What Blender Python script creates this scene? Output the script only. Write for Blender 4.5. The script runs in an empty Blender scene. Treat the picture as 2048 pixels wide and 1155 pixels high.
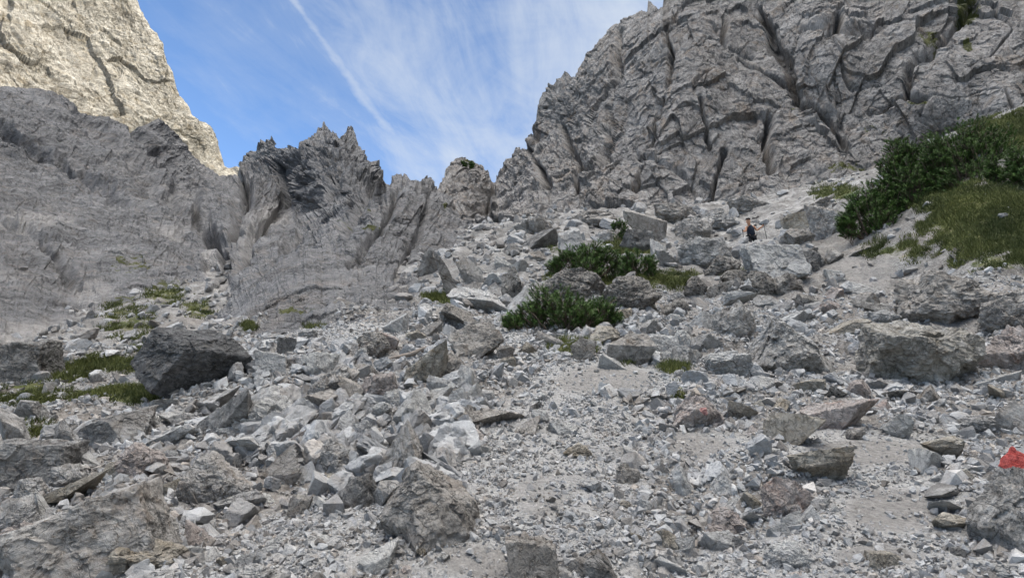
import bpy, math, random
import numpy as np
R = math.radians
rng = np.random.default_rng(7)
scene = bpy.context.scene
COL = scene.collection
F32 = np.float32

# ------------------------------------------------------------------ camera
CAM = np.array([0.0, 0.0, 1.6])
PITCH = R(14.0)
CP, SP = math.cos(PITCH), math.sin(PITCH)
FPX = 1220.0
cd = bpy.data.cameras.new('camera')
cam = bpy.data.objects.new('camera', cd)
COL.objects.link(cam)
cam.location = CAM
cam.rotation_euler = (R(90) + PITCH, 0, 0)
cd.sensor_width = 36.0
cd.lens = 36.0 * FPX / 2048.0
cd.clip_start = 0.05
cd.clip_end = 5000
scene.camera = cam

def ray(px, py):
    u = (np.asarray(px, float) - 1024) / FPX
    v = (577.5 - np.asarray(py, float)) / FPX
    return u, CP - v * SP, SP + v * CP

def P3(px, py, Y):
    u, b, c = ray(px, py)
    t = np.asarray(Y, float) / b
    return np.stack(np.broadcast_arrays(u * t, Y * np.ones_like(t), CAM[2] + c * t), -1)

def to_px(P):
    d = P - CAM
    f = d[..., 1] * CP + d[..., 2] * SP
    up = -d[..., 1] * SP + d[..., 2] * CP
    f = np.where(f < 0.05, 0.05, f)
    return 1024 + FPX * d[..., 0] / f, 577.5 - FPX * up / f

# ------------------------------------------------------------------ noise
_r = np.random.default_rng(1234)
_perm = _r.permutation(256).astype(np.int32)
_g = _r.normal(size=(256, 3)); _g /= np.linalg.norm(_g, axis=1, keepdims=True); _g = _g.astype(F32)
_u = _r.random((256, 4)).astype(F32)

def _h(ix, iy, iz):
    return _perm[(_perm[(_perm[ix & 255] + iy) & 255] + iz) & 255]

def perlin(P):
    P = P.astype(F32)
    I = np.floor(P).astype(np.int32); f = P - I
    w = f * f * f * (f * (f * 6 - 15) + 10)
    out = 0
    for a in (0, 1):
        wa = w[..., 0] if a else 1 - w[..., 0]
        for b in (0, 1):
            wb = w[..., 1] if b else 1 - w[..., 1]
            for c in (0, 1):
                wc = w[..., 2] if c else 1 - w[..., 2]
                g = _g[_h(I[..., 0] + a, I[..., 1] + b, I[..., 2] + c)]
                d = (f[..., 0] - a) * g[..., 0] + (f[..., 1] - b) * g[..., 1] + (f[..., 2] - c) * g[..., 2]
                out = out + wa * wb * wc * d
    return out * 1.6

def fbm(P, octaves=4, gain=0.5, lac=2.03):
    s = 0; a = 1.0; Q = P
    for i in range(octaves):
        s = s + a * perlin(Q); a *= gain; Q = Q * lac + 17.3
    return s

def ridged(P, octaves=4, gain=0.5, lac=2.1):
    s = 0; a = 1.0; Q = P
    for i in range(octaves):
        s = s + a * (1 - np.abs(perlin(Q)) * 2); a *= gain; Q = Q * lac + 11.1
    return s

def facet(P, tilt=0.8):
    """Voronoi cells, each a tilted plane at its own level: broken rock faces."""
    P = P.astype(F32)
    I = np.floor(P).astype(np.int32); f = P - I
    best = np.full(P.shape[:-1], 9e9, F32); bid = np.zeros(P.shape[:-1], np.int32)
    bd = np.zeros(P.shape, F32); sec = np.full(P.shape[:-1], 9e9, F32)
    for a in (-1, 0, 1):
        for b in (-1, 0, 1):
            for c in (-1, 0, 1):
                h = _h(I[..., 0] + a, I[..., 1] + b, I[..., 2] + c)
                d = f - (_u[h][..., :3] + np.array([a, b, c], F32))
                q = (d * d).sum(-1)
                m = q < best
                sec = np.where(m, best, np.minimum(sec, q))
                best = np.where(m, q, best); bid = np.where(m, h, bid)
                bd = np.where(m[..., None], d, bd)
    g = _g[(bid * 7 + 13) & 255]
    val = (bd * g).sum(-1) * tilt + (_u[bid][..., 3] - 0.5) * 0.7
    edge = np.sqrt(sec) - np.sqrt(best)
    return val, edge

def warp(P, amp, freq):
    W = np.stack([perlin(P * freq + 31.7), perlin(P * freq + 71.3), perlin(P * freq + 151.9)], -1)
    return P + amp * W

def tps_fit(X, v, reg=0.0):
    X = np.asarray(X, float); v = np.asarray(v, float); n = len(X)
    mu = X.mean(0); sc = X.std(0).max(); Xn = (X - mu) / sc
    d2 = ((Xn[:, None] - Xn[None]) ** 2).sum(-1)
    K = 0.5 * d2 * np.log(d2 + 1e-12) + reg * np.eye(n)
    Pm = np.c_[np.ones(n), Xn]
    A = np.block([[K, Pm], [Pm.T, np.zeros((3, 3))]])
    sol = np.linalg.solve(A, np.r_[v, 0, 0, 0])
    def ev(Q):
        Q = (np.asarray(Q, float) - mu) / sc
        sh = Q.shape[:-1]; Q = Q.reshape(-1, 2); out = np.empty(len(Q))
        for i in range(0, len(Q), 60000):
            q = Q[i:i + 60000].astype(F32)
            d2 = (q[:, 0:1] - Xn[None, :, 0].astype(F32)) ** 2 + (q[:, 1:2] - Xn[None, :, 1].astype(F32)) ** 2
            out[i:i + 60000] = (0.5 * d2 * np.log(d2 + 1e-12)) @ sol[:n] + sol[n] + q @ sol[n + 1:]
        return out.reshape(sh)
    return ev

# ------------------------------------------------------------------ mesh helpers
def mesh_from(name, V, Fc, smooth=False):
    me = bpy.data.meshes.new(name)
    V = np.ascontiguousarray(V, F32).reshape(-1, 3); Fc = np.ascontiguousarray(Fc, np.int32)
    k = Fc.shape[1]
    me.vertices.add(len(V)); me.vertices.foreach_set('co', V.ravel())
    me.loops.add(Fc.size); me.loops.foreach_set('vertex_index', Fc.ravel())
    me.polygons.add(len(Fc))
    me.polygons.foreach_set('loop_start', np.arange(0, Fc.size, k, dtype=np.int32))
    me.polygons.foreach_set('loop_total', np.full(len(Fc), k, np.int32))
    me.polygons.foreach_set('use_smooth', np.full(len(Fc), bool(smooth)))
    me.update(calc_edges=True)
    return me

def link(name, me, mat=None, parent=None, loc=None):
    o = bpy.data.objects.new(name, me)
    COL.objects.link(o)
    if mat and me is not None: me.materials.append(mat)
    if parent: o.parent = parent
    if loc is not None: o.location = loc
    return o

def tag(o, label=None, cat=None, group=None, kind=None):
    if label: o['label'] = label
    if cat: o['category'] = cat
    if group: o['group'] = group
    if kind: o['kind'] = kind
    return o

def add_attr(me, name, vals):
    at = me.attributes.new(name, 'FLOAT', 'POINT')
    at.data.foreach_set('value', np.ascontiguousarray(vals, F32).ravel())

def grid_faces(nr, nc):
    i = np.arange(nr - 1)[:, None] * nc + np.arange(nc - 1)[None]
    i = i.ravel()
    return np.stack([i, i + 1, i + nc + 1, i + nc], -1)

def ico(level):
    t = (1 + 5 ** .5) / 2
    V = [(-1, t, 0), (1, t, 0), (-1, -t, 0), (1, -t, 0), (0, -1, t), (0, 1, t), (0, -1, -t), (0, 1, -t), (t, 0, -1), (t, 0, 1), (-t, 0, -1), (-t, 0, 1)]
    Fc = [(0, 11, 5), (0, 5, 1), (0, 1, 7), (0, 7, 10), (0, 10, 11), (1, 5, 9), (5, 11, 4), (11, 10, 2), (10, 7, 6), (7, 1, 8),
          (3, 9, 4), (3, 4, 2), (3, 2, 6), (3, 6, 8), (3, 8, 9), (4, 9, 5), (2, 4, 11), (6, 2, 10), (8, 6, 7), (9, 8, 1)]
    V = [np.array(v, float) / np.linalg.norm(v) for v in V]
    for _ in range(level - 1):
        mid = {}; G = []
        def m(a, b):
            k = (min(a, b), max(a, b))
            if k not in mid:
                p = V[a] + V[b]; V.append(p / np.linalg.norm(p)); mid[k] = len(V) - 1
            return mid[k]
        for a, b, c in Fc:
            x, y, z = m(a, b), m(b, c), m(c, a)
            G += [(a, x, z), (b, y, x), (c, z, y), (x, y, z)]
        Fc = G
    return np.array(V), np.array(Fc, np.int32)
ICO = {k: ico(k) for k in (1, 2, 3, 4, 5, 6)}

# ------------------------------------------------------------------ materials
def nt(name):
    m = bpy.data.materials.new(name); m.use_nodes = True
    n = m.node_tree; n.nodes.clear()
    out = n.nodes.new('ShaderNodeOutputMaterial'); b = n.nodes.new('ShaderNodeBsdfPrincipled')
    n.links.new(b.outputs[0], out.inputs[0])
    b.inputs['Roughness'].default_value = 0.9
    b.inputs['Specular IOR Level'].default_value = 0.25
    return m, n, b

class NB:
    """small node-building helper"""
    def __init__(s, n): s.n = n
    def new(s, t, **kw):
        x = s.n.nodes.new(t)
        for k, v in kw.items(): setattr(x, k, v)
        return x
    def set(s, sock, v):
        if isinstance(v, bpy.types.NodeSocket): s.n.links.new(v, sock)
        elif v is not None: sock.default_value = v
    def pos(s): return s.new('ShaderNodeNewGeometry').outputs['Position']
    def mapping(s, v, scale=(1, 1, 1), rot=(0, 0, 0), loc=(0, 0, 0)):
        m = s.new('ShaderNodeMapping'); s.set(m.inputs[0], v)
        m.inputs['Scale'].default_value = scale; m.inputs['Rotation'].default_value = rot; m.inputs['Location'].default_value = loc
        return m.outputs[0]
    def noise(s, v, scale, detail=4, rough=0.55, dist=0.0, ntype='FBM'):
        m = s.new('ShaderNodeTexNoise'); m.noise_type = ntype; s.set(m.inputs['Vector'], v)
        m.inputs['Scale'].default_value = scale; m.inputs['Detail'].default_value = detail
        m.inputs['Roughness'].default_value = rough; m.inputs['Distortion'].default_value = dist
        return m.outputs[0]
    def voro(s, v, scale, feature='F1', out=0, rand=1.0):
        m = s.new('ShaderNodeTexVoronoi'); m.feature = feature; s.set(m.inputs['Vector'], v)
        m.inputs['Scale'].default_value = scale; m.inputs['Randomness'].default_value = rand
        return m.outputs[out]
    def math(s, op, a, b=None, c=None, clamp=False):
        m = s.new('ShaderNodeMath', operation=op, use_clamp=clamp)
        s.set(m.inputs[0], a); s.set(m.inputs[1], b)
        if c is not None: s.set(m.inputs[2], c)
        return m.outputs[0]
    def ramp(s, f, stops, interp='LINEAR'):
        m = s.new('ShaderNodeValToRGB'); s.set(m.inputs[0], f); e = m.color_ramp.elements
        m.color_ramp.interpolation = interp
        while len(e) < len(stops): e.new(0.5)
        for i, (p, c) in enumerate(stops):
            e[i].position = p
            e[i].color = (c, c, c, 1) if not hasattr(c, '__len__') else (*c, 1)
        return m.outputs[0]
    def mix(s, f, a, b, mode='MIX'):
        m = s.new('ShaderNodeMix', data_type='RGBA', blend_type=mode)
        s.set(m.inputs[0], f); 
        for sock, v in ((m.inputs[6], a), (m.inputs[7], b)):
            if isinstance(v, bpy.types.NodeSocket): s.set(sock, v)
            else: sock.default_value = (*v, 1) if hasattr(v, '__len__') else (v, v, v, 1)
        return m.outputs[2]
    def bump(s, h, strength, dist, normal=None):
        m = s.new('ShaderNodeBump'); s.set(m.inputs['Height'], h)
        m.inputs['Strength'].default_value = strength; m.inputs['Distance'].default_value = dist
        if normal is not None: s.set(m.inputs['Normal'], normal)
        return m.outputs[0]
    def attr(s, name):
        m = s.new('ShaderNodeAttribute'); m.attribute_name = name; return m.outputs['Fac']

def rock_mat(name, c0, c1, c2, spot=None, spotamt=0.0, scale=1.0, bump=1.0, stain=(0.20, 0.15, 0.10), stainamt=0.5,
             veg=False, streak=None, paint=False, cracks=0.5, scree=False):
    """c0 dark, c1 middle, c2 light tone of the stone; scale = feature frequency (1/m)."""
    m, n, b = nt(name); B = NB(n)
    p = B.pos()
    oi = B.new('ShaderNodeObjectInfo').outputs['Random']
    off = B.new('ShaderNodeCombineXYZ'); B.set(off.inputs[0], B.math('MULTIPLY', oi, 37.0)); B.set(off.inputs[2], B.math('MULTIPLY', oi, 71.0))
    va = B.new('ShaderNodeVectorMath', operation='ADD'); B.set(va.inputs[0], p); B.set(va.inputs[1], off.outputs[0])
    q = va.outputs[0]
    if streak: qs = B.mapping(q, scale=streak[0], rot=streak[1])
    else: qs = q
    big = B.noise(q, 0.9 * scale, 5, 0.6, 0.4)
    med = B.noise(qs, 4.0 * scale, 8, 0.72, 0.6)
    fine = B.noise(q, 22.0 * scale, 5, 0.75)
    f = B.math('ADD', B.math('MULTIPLY', big, 0.35), B.math('MULTIPLY', med, 0.65))
    col = B.ramp(f, [(0.36, c0), (0.5, c1), (0.66, c2)])
    st = B.ramp(B.noise(qs, 1.7 * scale, 6, 0.7, 1.0), [(0.52, 0.0), (0.68, 1.0)])
    col = B.mix(B.math('MULTIPLY', st, stainamt), col, stain)
    col = B.mix(B.ramp(fine, [(0.3, 0.0), (0.75, 0.75)]), col, tuple(min(1, x * 1.35) for x in c2), 'MIX') if False else col
    fm = B.ramp(fine, [(0.28, 0.78), (0.5, 1.0), (0.74, 1.2)])
    col = B.mix(1.0, col, fm, 'MULTIPLY')
    if spot:
        sp = B.ramp(B.noise(q, 9.0 * scale, 6, 0.85, 0.5), [(0.56 - 0.1 * spotamt, 0.0), (0.66 - 0.1 * spotamt, 1.0)])
        col = B.mix(sp, col, spot)
    # cracks (thin darker lines along joints)
    wq = B.new('ShaderNodeVectorMath', operation='ADD'); B.set(wq.inputs[0], qs)
    nz = B.new('ShaderNodeTexNoise'); B.set(nz.inputs['Vector'], q); nz.inputs['Scale'].default_value = 2.5 * scale; nz.inputs['Detail'].default_value = 4
    sc_ = B.new('ShaderNodeVectorMath', operation='SCALE'); B.set(sc_.inputs[0], nz.outputs[1]); sc_.inputs['Scale'].default_value = 0.55 / scale
    B.set(wq.inputs[1], sc_.outputs[0])
    vd = B.voro(wq.outputs[0], 1.5 * scale, 'DISTANCE_TO_EDGE')
    l1 = B.math('ABSOLUTE', B.math('SUBTRACT', B.noise(qs, 1.1 * scale, 6, 0.62, 0.8), 0.5))
    l2 = B.math('ABSOLUTE', B.math('SUBTRACT', B.noise(qs, 3.1 * scale, 5, 0.62, 0.8), 0.5))
    cr = B.ramp(vd, [(0.0, 0.0), (0.025, 1.0)])
    g1 = B.ramp(B.noise(q, 0.8 * scale, 3), [(0.45, 0.0), (0.56, 1.0)])
    c1_ = B.ramp(l1, [(0.0, 0.0), (0.012, 1.0)]); c2_ = B.ramp(l2, [(0.0, 0.2), (0.018, 1.0)])
    cr2 = B.math('MAXIMUM', c2_, g1)
    crm = B.math('MINIMUM', B.math('MINIMUM', B.math('MAXIMUM', cr, g1), c1_), cr2)
    dark = B.math('MULTIPLY_ADD', crm, 0.75 * cracks, 1 - 0.75 * cracks)
    col = B.mix(1.0, col, dark, 'MULTIPLY')
    if scree:
        g = B.math('ADD', B.attr('scree'), B.math('MULTIPLY', B.math('SUBTRACT', B.noise(q, 2.2 * scale, 7, 0.75), 0.5), 1.4))
        col = B.mix(B.ramp(g, [(0.35, 0.0), (0.8, 0.85)]), col, B.ramp(B.noise(q, 12.0 * scale, 6, .8), [(0.3, (0.20, 0.19, 0.18)), (0.7, (0.36, 0.35, 0.34))]))
    if veg:
        g = B.math('ADD', B.attr('veg'), B.math('MULTIPLY', B.math('SUBTRACT', B.noise(q, 6.0 * scale, 5, 0.7), 0.5), 1.6))
        gm = B.ramp(g, [(0.45, 0.0), (0.62, 1.0)])
        gcol = B.ramp(B.noise(q, 3.0 * scale, 4), [(0.35, (0.035, 0.04, 0.014)), (0.6, (0.075, 0.08, 0.025))])
        col = B.mix(gm, col, gcol)
    if paint:
        g = B.math('ADD', B.attr('paint'), B.math('MULTIPLY', B.math('SUBTRACT', B.noise(q, 26.0, 5, 0.7), 0.5), 0.45))
        gm = B.ramp(g, [(0.5, 0.0), (0.56, 1.0)])
        col = B.mix(B.math('MULTIPLY', gm, paint), col, (0.50, 0.045, 0.035))
    B.set(b.inputs['Base Color'], col)
    h1 = B.math('MULTIPLY', crm, 0.22)
    h = B.math('ADD', B.math('MULTIPLY', med, 1.0), h1)
    n1 = B.bump(h, 0.9 * bump, 0.16 / scale)
    n2 = B.bump(fine, 0.55 * bump, 0.03 / scale, n1)
    n3 = B.bump(B.noise(q, 70.0 * scale, 3, 0.7), 0.3 * bump, 0.008 / scale, n2)
    B.set(b.inputs['Normal'], n3)
    return m
# ------------------------------------------------------------------ ground height
GP = []
def gp(*rows):
    for r in rows:
        py_list = r
        GP.append(P3(r[0], r[1], r[2]))
gp((-150, 1155, 2.7), (400, 1155, 2.6), (1024, 1155, 2.6), (1500, 1155, 2.55), (2150, 1155, 2.4),
   (-100, 1000, 3.7), (500, 1000, 3.4), (1024, 1000, 3.25), (1600, 1000, 3.2), (2150, 1000, 3.0),
   (-100, 900, 4.9), (300, 890, 4.6), (700, 890, 4.2), (1024, 890, 4.1), (1500, 890, 4.05), (2150, 930, 3.7),
   (-100, 830, 6.3), (250, 805, 6.3), (600, 790, 5.7), (1024, 780, 5.35), (1500, 780, 5.25), (2150, 810, 5.0),
   (-100, 760, 8.8), (250, 745, 8.6), (500, 700, 8.2), (800, 700, 7.5), (1024, 700, 7.0), (1400, 700, 6.9), (1750, 725, 6.5), (2150, 720, 6.4),
   (-100, 720, 12), (150, 700, 13), (330, 680, 13), (480, 665, 11), (700, 650, 10.2), (1000, 640, 9.3), (1300, 640, 9.2), (1600, 640, 9.0), (1850, 655, 8.6), (2100, 640, 8.0),
   (200, 640, 18), (430, 610, 19), (330, 590, 24), (430, 572, 27), (240, 520, 38),
   (800, 612, 13), (1000, 600, 12), (1300, 592, 12), (1600, 592, 11.8), (1760, 590, 11.3), (1900, 570, 10.2), (2080, 560, 9.2),
   (900, 550, 16.5), (1100, 555, 15.2), (1400, 552, 15.0), (1600, 552, 14.5), (1750, 500, 14.2), (1950, 480, 11.5), (2100, 430, 11.2),
   (2100, 310, 13.5), (2060, 243, 16), (1840, 400, 14.2), (1850, 300, 22), (1700, 470, 15.5),
   (950, 500, 23), (1100, 490, 24), (1250, 490, 23), (1400, 500, 20.5), (1505, 513, 24.5), (1570, 513, 24), (1650, 470, 22), (1700, 420, 24),
   (1000, 460, 32), (1150, 440, 35), (1300, 432, 36), (1450, 422, 35), (1600, 385, 35), (1750, 342, 36), (1900, 315, 36),
   (1100, 425, 46), (1300, 418, 48), (1500, 405, 48), (1750, 330, 48), (2060, 262, 24), (2060, 262, 38),
   (600, 605, 18), (600, 570, 26), (700, 560, 25), (700, 510, 38), (860, 500, 31), (0, 690, 18), (0, 640, 28), (-200, 640, 20), (-200, 560, 45), (240, 500, 50), (430, 540, 45))
GP = np.array(GP)
GP = np.vstack([GP, [[-3, 0, 0.1], [0, 0, 0.0], [3, 0, 0.1], [0, -4, -1.6], [5, -3, -1.1], [-5, -3, -1.1], [-30, 0, 2.0], [30, 5, 12.0]]])
_gz = tps_fit(GP[:, :2], GP[:, 2], 1e-4)

def sm(x, a, b):
    t = np.clip((x - a) / (b - a), 0, 1); return t * t * (3 - 2 * t)

def ell(px, py, L):
    """soft union of ellipses given in photo coordinates, evaluated for ground points"""
    o = np.zeros(np.shape(px))
    for cx, cy, rx, ry, w in L:
        d = ((px - cx) / rx) ** 2 + ((py - cy) / ry) ** 2
        o = np.maximum(o, w * np.clip(1.35 - d, 0, 1))
    return o
PATH = [(1060, 930, 90, 150, 1), (1180, 760, 130, 45, 1), (1120, 850, 160, 60, 1), (1100, 960, 190, 80, 1), (1050, 1100, 260, 110, 1), (1000, 690, 60, 40, .9), (1720, 900, 170, 45, 1),
        (1780, 1010, 160, 70, 1), (1650, 1120, 330, 60, .9), (620, 1090, 200, 70, .9), (1300, 760, 90, 25, .9), (700, 665, 120, 22, 1), (1430, 890, 90, 30, .7), (700,1000,90,40,.7)]
SOIL = [(1210, 760, 110, 32, 1), (1080, 990, 70, 60, .6), (960, 1120, 110, 40, .8), (1740, 905, 150, 30, .9), (1790, 1020, 120, 50, .9), (1760, 1110, 100, 25, .7), (1400, 890, 70, 26, .8),
        (1720, 540, 70, 60, .9), (1930, 630, 120, 40, 1.0), (1140, 960, 90, 40, .5)]
VEG = [(1940, 402, 120, 34, .95), (1985, 452, 135, 56, .95), (2105, 470, 120, 58, 1), (2085, 262, 150, 34, 1), (1800, 500, 80, 20, .5), (2010, 525, 100, 20, .5), (1670, 385, 46, 16, .75), (1620, 360, 20, 8, .5),
       (235, 728, 75, 14, .85), (130, 748, 60, 14, .8), (60, 775, 55, 14, .7), (45, 802, 60, 12, .8), (262, 790, 62, 15, .85), (70, 862, 50, 14, .6), (160, 790, 30, 12, .7),
       (330, 590, 36, 22, .6), (250, 640, 55, 36, .55), (400, 620, 34, 16, .6), (300, 695, 36, 12, .6), (240, 560, 40, 30, .5),
       (880, 598, 34, 9, .9), (1150, 695, 50, 14, .7), (1340, 560, 55, 16, .8), (1190, 560, 90, 14, .7), (1250, 492, 42, 16, .9), (1290, 500, 30, 9, .8), (1275, 600, 22, 14, .8),
       (1350, 735, 26, 10, .7), (925, 890, 20, 12, .7), (803, 962, 9, 12, .9), (1255, 715, 14, 12, .8), (1110, 500, 16, 8, .5), (1470, 545, 30, 10, .5), (1360, 790, 14, 26, .6), (620, 648, 34, 8, .8), (500, 655, 14, 8, .8), (1560, 520, 60, 10, .4)]

def ground_h(x, y, fine=False):
    x = np.asarray(x, float); y = np.asarray(y, float)
    z = _gz(np.stack([x, y], -1))
    P = np.stack([x, y, z], -1)
    px, py = to_px(P)
    path = ell(px, py, PATH) * (y > 1)
    veg = ell(px, py, VEG) * (y > 1)
    far = sm(y, 3, 14)
    rough = (1 - 0.8 * path) * (1 - 0.6 * np.clip(veg, 0, 1))
    Q = np.stack([x, y, 0 * x], -1)
    n = 0.10 * (1 + 2.2 * far) * fbm(Q / (1.4 + 0 * x)[..., None], 3)
    v, e = facet(warp(Q / 0.9, 0.35, 1.1))
    v2, e2 = facet(warp(Q / 0.36 + 9.1, 0.3, 1.3))
    z = z + rough * (n + (0.05 + 0.05 * far) * v + 0.02 * v2) + 0.02 * n
    v3, e3 = facet(warp(Q / 2.6 + 3.3, 0.35, 1.1))
    z = z + rough * far * 0.12 * v3
    if fine:
        v3, e3 = facet(Q / 0.11 + 4.4)
        z = z + rough * 0.018 * v3 + 0.006 * perlin(Q * 22) + 0.012 * perlin(Q * 7)
    return z

def pix2ground(px, py):
    Ys = np.exp(np.linspace(math.log(1.6), math.log(60), 420))
    P = P3(px, py, Ys)
    h = ground_h(P[:, 0], P[:, 1])
    below = np.nonzero(P[:, 2] < h)[0]
    i = below[0] if len(below) else len(Ys) - 1
    return P[i] * np.array([1, 1, 0]) + np.array([0, 0, h[i]])

def build_ground():
    nr, nc = 760, 860
    r = 1.5 * np.exp(np.linspace(0, math.log(70 / 1.5), nr))
    a = np.linspace(R(-64), R(64), nc)
    X = r[:, None] * np.sin(a)[None]; Y = r[:, None] * np.cos(a)[None] - 3.0
    Z = ground_h(X, Y, True)
    V = np.stack([X, Y, Z], -1)
    me = mesh_from('ground', V, grid_faces(nr, nc)[:, ::-1], smooth=False)
    px, py = to_px(V)
    add_attr(me, 'veg', ell(px, py, VEG)); add_attr(me, 'old', sm(Y, 9, 22)); add_attr(me, 'soil', ell(px, py, SOIL)); add_attr(me, 'path', ell(px, py, PATH))
    o = link('ground', me, ground_mat())
    tag(o, kind='structure')
    return o

def ground_mat():
    m, n, b = nt('scree_ground'); B = NB(n); q = B.pos()
    cell = B.voro(q, 38.0, 'F1', 1)
    bw = B.new('ShaderNodeRGBToBW'); B.set(bw.inputs[0], cell)
    big = B.noise(q, 0.7, 5, 0.6); med = B.noise(q, 5.0, 8, 0.75, 0.4)
    col = B.ramp(med, [(0.3, (0.09, 0.085, 0.08)), (0.5, (0.19, 0.185, 0.178)), (0.7, (0.31, 0.31, 0.305))])
    col = B.mix(1.0, col, B.ramp(bw.outputs[0], [(0.15, 0.6), (0.85, 1.35)]), 'MULTIPLY')
    warm = B.ramp(big, [(0.42, 0.0), (0.62, 1.0)])
    col = B.mix(B.math('MULTIPLY', warm, 0.35), col, (0.24, 0.20, 0.165))
    pc = B.ramp(B.noise(q, 55.0, 5, 0.85), [(0.3, (0.17, 0.165, 0.16)), (0.5, (0.30, 0.297, 0.29)), (0.7, (0.42, 0.418, 0.41))])
    col = B.mix(B.ramp(B.attr('path'), [(0.1, 0.0), (0.6, 0.9)]), col, pc)
    old = B.ramp(B.noise(q, 1.1, 8, 0.75, 0.5), [(0.35, (0.10, 0.095, 0.088)), (0.5, (0.19, 0.183, 0.175)), (0.62, (0.33, 0.325, 0.315))])
    col = B.mix(B.math('MULTIPLY', B.attr('old'), 0.9), col, old)
    sg = B.math('ADD', B.attr('soil'), B.math('MULTIPLY', B.math('SUBTRACT', B.noise(q, 2.5, 6, 0.75), 0.5), 1.2))
    scol = B.ramp(B.noise(q, 28.0, 5, 0.8), [(0.3, (0.135, 0.128, 0.12)), (0.55, (0.215, 0.206, 0.196)), (0.75, (0.34, 0.332, 0.322))])
    col = B.mix(B.ramp(sg, [(0.3, 0.0), (0.75, 0.9)]), col, scol)
    vg = B.math('ADD', B.attr('veg'), B.math('MULTIPLY', B.math('SUBTRACT', B.noise(q, 2.2, 7, 0.8), 0.5), 1.9))
    gcol = B.ramp(B.noise(q, 1.4, 6, 0.75), [(0.35, (0.03, 0.04, 0.012)), (0.48, (0.068, 0.082, 0.022)), (0.62, (0.14, 0.128, 0.065))])
    col = B.mix(B.ramp(vg, [(0.42, 0.0), (0.6, 1.0)]), col, gcol)
    B.set(b.inputs['Base Color'], col)
    h = B.voro(q, 38.0, 'SMOOTH_F1')
    n1 = B.bump(med, 0.8, 0.06)
    n2 = B.bump(h, -0.6, 0.02, n1) if False else B.bump(B.math('SUBTRACT', 1.0, h), 0.7, 0.02, n1)
    n3 = B.bump(B.noise(q, 60.0, 4, 0.75), 0.7, 0.01, n2)
    B.set(b.inputs['Normal'], n3)
    return m

# ------------------------------------------------------------------ mountains
def poly_y(poly, x):
    p = np.array(poly, float); return np.interp(x, p[:, 0], p[:, 1])

def seg_dist(px, py, line):
    d = np.full(px.shape, 1e9)
    for (x0, y0), (x1, y1) in zip(line[:-1], line[1:]):
        vx, vy = x1 - x0, y1 - y0
        t = np.clip(((px - x0) * vx + (py - y0) * vy) / (vx * vx + vy * vy), 0, 1)
        d = np.minimum(d, np.hypot(px - x0 - t * vx, py - y0 - t * vy))
    return d

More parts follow.
